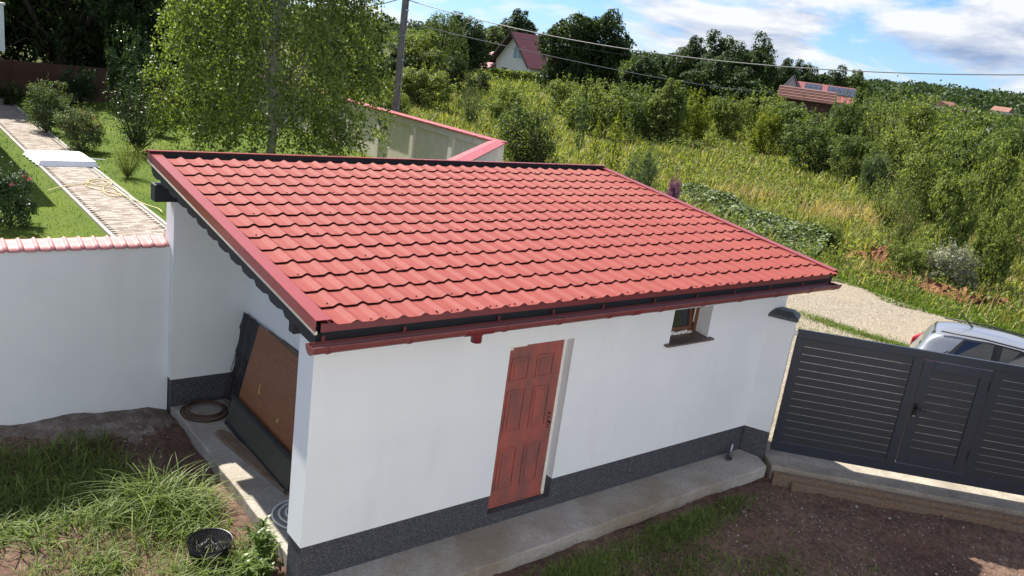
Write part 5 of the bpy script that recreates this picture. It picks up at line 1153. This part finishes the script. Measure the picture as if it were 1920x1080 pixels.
# ------------------------------------------------------------------ yard: fire bowl, weeds, grass, stones
fbw = empty('fire_bowl', (-.49, .88, -.15), 'round black fire bowl with a grill grate standing in the grass', 'fire bowl')
MB().lathe([(.12, .0), (.17, .04), (.205, .22), (.20, .22), (.165, .05), (.0, .03)], 28).build('bowl', MT['blackmetal'], fbw, smooth=True)
mb = MB()
for k in range(-9, 10):
    q = k*.021; l_ = math.sqrt(max(0, .203**2-q*q)); mb.tube([(q, -l_, .222), (q, l_, .222)], .0035, 4)
mb.tube([(.203*math.cos(a), .203*math.sin(a), .222) for a in np.linspace(0, 6.29, 33)], .006, 5); mb.build('grate', MT['blackmetal'], fbw)
rg = np.random.default_rng(3); mb = MB()
for k in range(26): c = rg.normal(0, .06, 2); s_ = rg.uniform(.006, .016); mb.obox((c[0], c[1], .17+.02*rg.random()), rg.normal(0, s_, 3), rg.normal(0, s_, 3), rg.normal(0, s_, 3))
o = mb.build('ash', MT['ash'], fbw); o['kind'] = 'stuff'
# yard grass
rng = np.random.default_rng(33)
def yard_ok(x, y):
    bare = (np.hypot((x+.15)/.55, (y-2.7)/.75) < 1) | (y > np.where(x < -.75, 3.62, 3.3)) | (np.hypot(x+.49, y-.88) < .2)
    slab_ = ((x > .05) & (y > -.72)) | ((x > -.08) & (y > -.75)); return ~bare & ~slab_
def scatter(n, x0, x1, y0, y1, thr):
    x = rng.uniform(x0, x1, n); y = rng.uniform(y0, y1, n); f = np.sin(x*2.3+1.1*np.sin(y*1.9))*np.cos(y*2.1+.8*np.sin(x*1.7))+.35*np.sin(x*6.1)*np.cos(y*5.3); ok = yard_ok(x, y) & (f > thr); return x[ok], y[ok]
x, y = scatter(20000, -4.5, .04, -2.6, 3.4, -.55); n = len(x)
l1 = blades(np.stack([x, y, zy(x, y)-.01], 1), .17*rng.uniform(.4, 1.5, n), .0075, rng.uniform(.3, 1.3, n), rng.uniform(0, 6.28, n), 3, rng)
x, y = scatter(4200, -3.4, -.6, 1.9, 3.6, -1); n = len(x)
l2 = blades(np.stack([x, y, zy(x, y)-.01], 1), .26*rng.uniform(.5, 1.3, n), .011, rng.uniform(.4, 1.3, n), rng.uniform(0, 6.28, n), 3, rng)
# right-hand yard: patches beside the pavement
cl_ = [(2.6, -.95, .9, .22, 2600), (4.3, -.85, .9, .25, 2600), (3.5, -1.5, 1.0, .4, 1800), (5.3, -.75, .5, .15, 500), (2.9, -2.0, .8, .4, 1500), (4.8, -1.9, .7, .35, 700), (5.6, -2.6, .8, .4, 500), (1.4, -1.0, .8, .2, 1200)]
l3 = []
for a, b, c, d_, n in cl_:
    x = a+c*rng.normal(0, .5, n); y = b+d_*rng.normal(0, .6, n); ok = y < -.66; x, y = x[ok], y[ok]; n = len(x)
    l3.append(blades(np.stack([x, y, zy(x, y)-.01], 1), .10*rng.uniform(.4, 1.5, n), .008, rng.uniform(.3, 1.3, n), rng.uniform(0, 6.28, n), 2, rng))
V, F = cat_arr([l1, l2]+l3)
tag(place_mesh('yard_grass', np_mesh('yard_grass', V, F, MT['grass_yard'])), 'patchy green grass on the bare yard soil', 'grass', kind='stuff')
def clump(x, y, n, L_, spread, label):
    n = int(n*1.4); b = np.stack([rng.normal(0, spread, n), rng.normal(0, spread, n), 0*np.zeros(n)], 1)
    V, F = blades(b, L_*rng.uniform(.45, 1.15, n), .0125, rng.uniform(.45, 1.25, n), rng.uniform(0, 6.28, n), 6, rng)
    return tag(place_mesh('grass_clump', np_mesh('grass_clump', V, F, MT['grass_yard']), loc=(x, y, float(zy(x, y))-.01)), label, 'grass clump')
clump(-.62, 2.02, 170, .62, .17, 'largest arching grass clump in the sunlit yard')
clump(-.36, 1.72, 110, .42, .14, 'medium grass clump between the largest one and the pavement')
clump(-.60, 1.55, 150, .40, .17, 'dense sunlit grass clump above the fire bowl')
clump(-1.18, 1.88, 40, .36, .07, 'small separate grass clump left of the largest one')
clump(-.20, 2.02, 30, .36, .07, 'thin grass clump nearest the pavement edge')
clump(-.75, .62, 110, .34, .14, 'grass clump just left of the fire bowl')
clump(-.28, .62, 120, .32, .12, 'grass clump just right of the fire bowl')
clump(-1.75, 1.75, 40, .30, .09, 'small grass clump at the lower left edge')
clump(-1.35, 1.25, 80, .26, .11, 'low grass clump in the lower left corner')
def weed(x, y, H, n, label):
    mb = []; rg = rng; o = empty('broadleaf_weed', (x, y, float(zy(x, y))-.01), label, 'weed')
    st = MB(); V_ = []
    for k in range(7):
        a = rg.uniform(0, 6.28); l_ = rg.uniform(.05, .16); tip = np.array([l_*math.cos(a), l_*math.sin(a), H*rg.uniform(.6, 1)]); st.tube([(0, 0, 0), tip*np.array([.4, .4, .6]), tip], [.006, .005, .003], 5)
        m_ = n//7; t = .25+.75*rg.random(m_); az = rg.uniform(0, 6.28, m_); c = tip*np.stack([t**1.4, t**1.4, t], 1)
        V_.append(blades(c, rg.uniform(.07, .13, m_), .028, rg.uniform(.8, 1.4, m_), az, 3, rg))
    st.build('stem', MT['weed_leaf'], o); V, F = cat_arr(V_); place_mesh('leaves', np_mesh('leaves', V, F, MT['weed_leaf']), o)
weed(-.10, .58, .42, 130, 'tall leafy weed beside the front pier of the shed'); weed(-.16, .30, .36, 120, 'leafy weed at the foot of the pier corner'); weed(-.05, .82, .34, 90, 'leafy weed at the end of the bay pavement'); weed(-.30, .35, .3, 90, 'lower leafy weed left of the pier corner')
# stones and litter
mb = MB(); rg = np.random.default_rng(12)
for k in range(2300):
    if k < 420: x, y = rg.uniform(-3.4, -.1), rg.uniform(3.2, 4.0) if k < 220 else rg.uniform(-.6, 3.5)
    else: x, y = rg.uniform(1.5, 8.2), rg.uniform(-4.6, -.7)
    if k >= 420 and (np.array([x-6.73, y+.32])@gn) < .5: continue
    s_ = rg.uniform(.004, .014)*(2.0 if rg.random() < .05 else 1); c = np.array([x, y, float(zy(x, y))+s_*.3]); d = [np.array(q)*s_*rg.uniform(.6, 1.4) for q in ((1, 0, 0), (0, 1, 0), (-1, 0, 0), (0, -1, 0), (0, 0, .7), (0, 0, -.7))]
    mb.add([c+q for q in d], [(0, 1, 4), (1, 2, 4), (2, 3, 4), (3, 0, 4), (1, 0, 5), (2, 1, 5), (3, 2, 5), (0, 3, 5)])
tag(mb.build('pebbles', MT['stone']), 'pale pebbles and crumbs scattered over the yard soil', 'pebbles', kind='stuff')
mb = MB(); rg = np.random.default_rng(13)
for k in range(3000):
    x, y = rg.uniform(1.5, 8.5), rg.uniform(-4.8, -.75)
    if (np.array([x-6.73, y+.32])@gn) < .5: continue
    a = rg.uniform(0, 6.28); l_ = rg.uniform(.008, .045); c = np.array([x, y, float(zy(x, y))+.004]); u = np.array([math.cos(a), math.sin(a), rg.normal(0, .2)])*l_; v = np.array([-math.sin(a), math.cos(a), 0])*.003; mb.add([c-u-v, c+u-v, c+u+v, c-u+v], [(0, 1, 2, 3)])
MT['straw'] = plain('straw', (0.24, 0.18, 0.14), 0.9, 0, 0.2, 0.5, 2)
tag(mb.build('straw_litter', MT['straw']), 'dry stalks and litter lying on the right-hand yard soil', 'litter', kind='stuff')
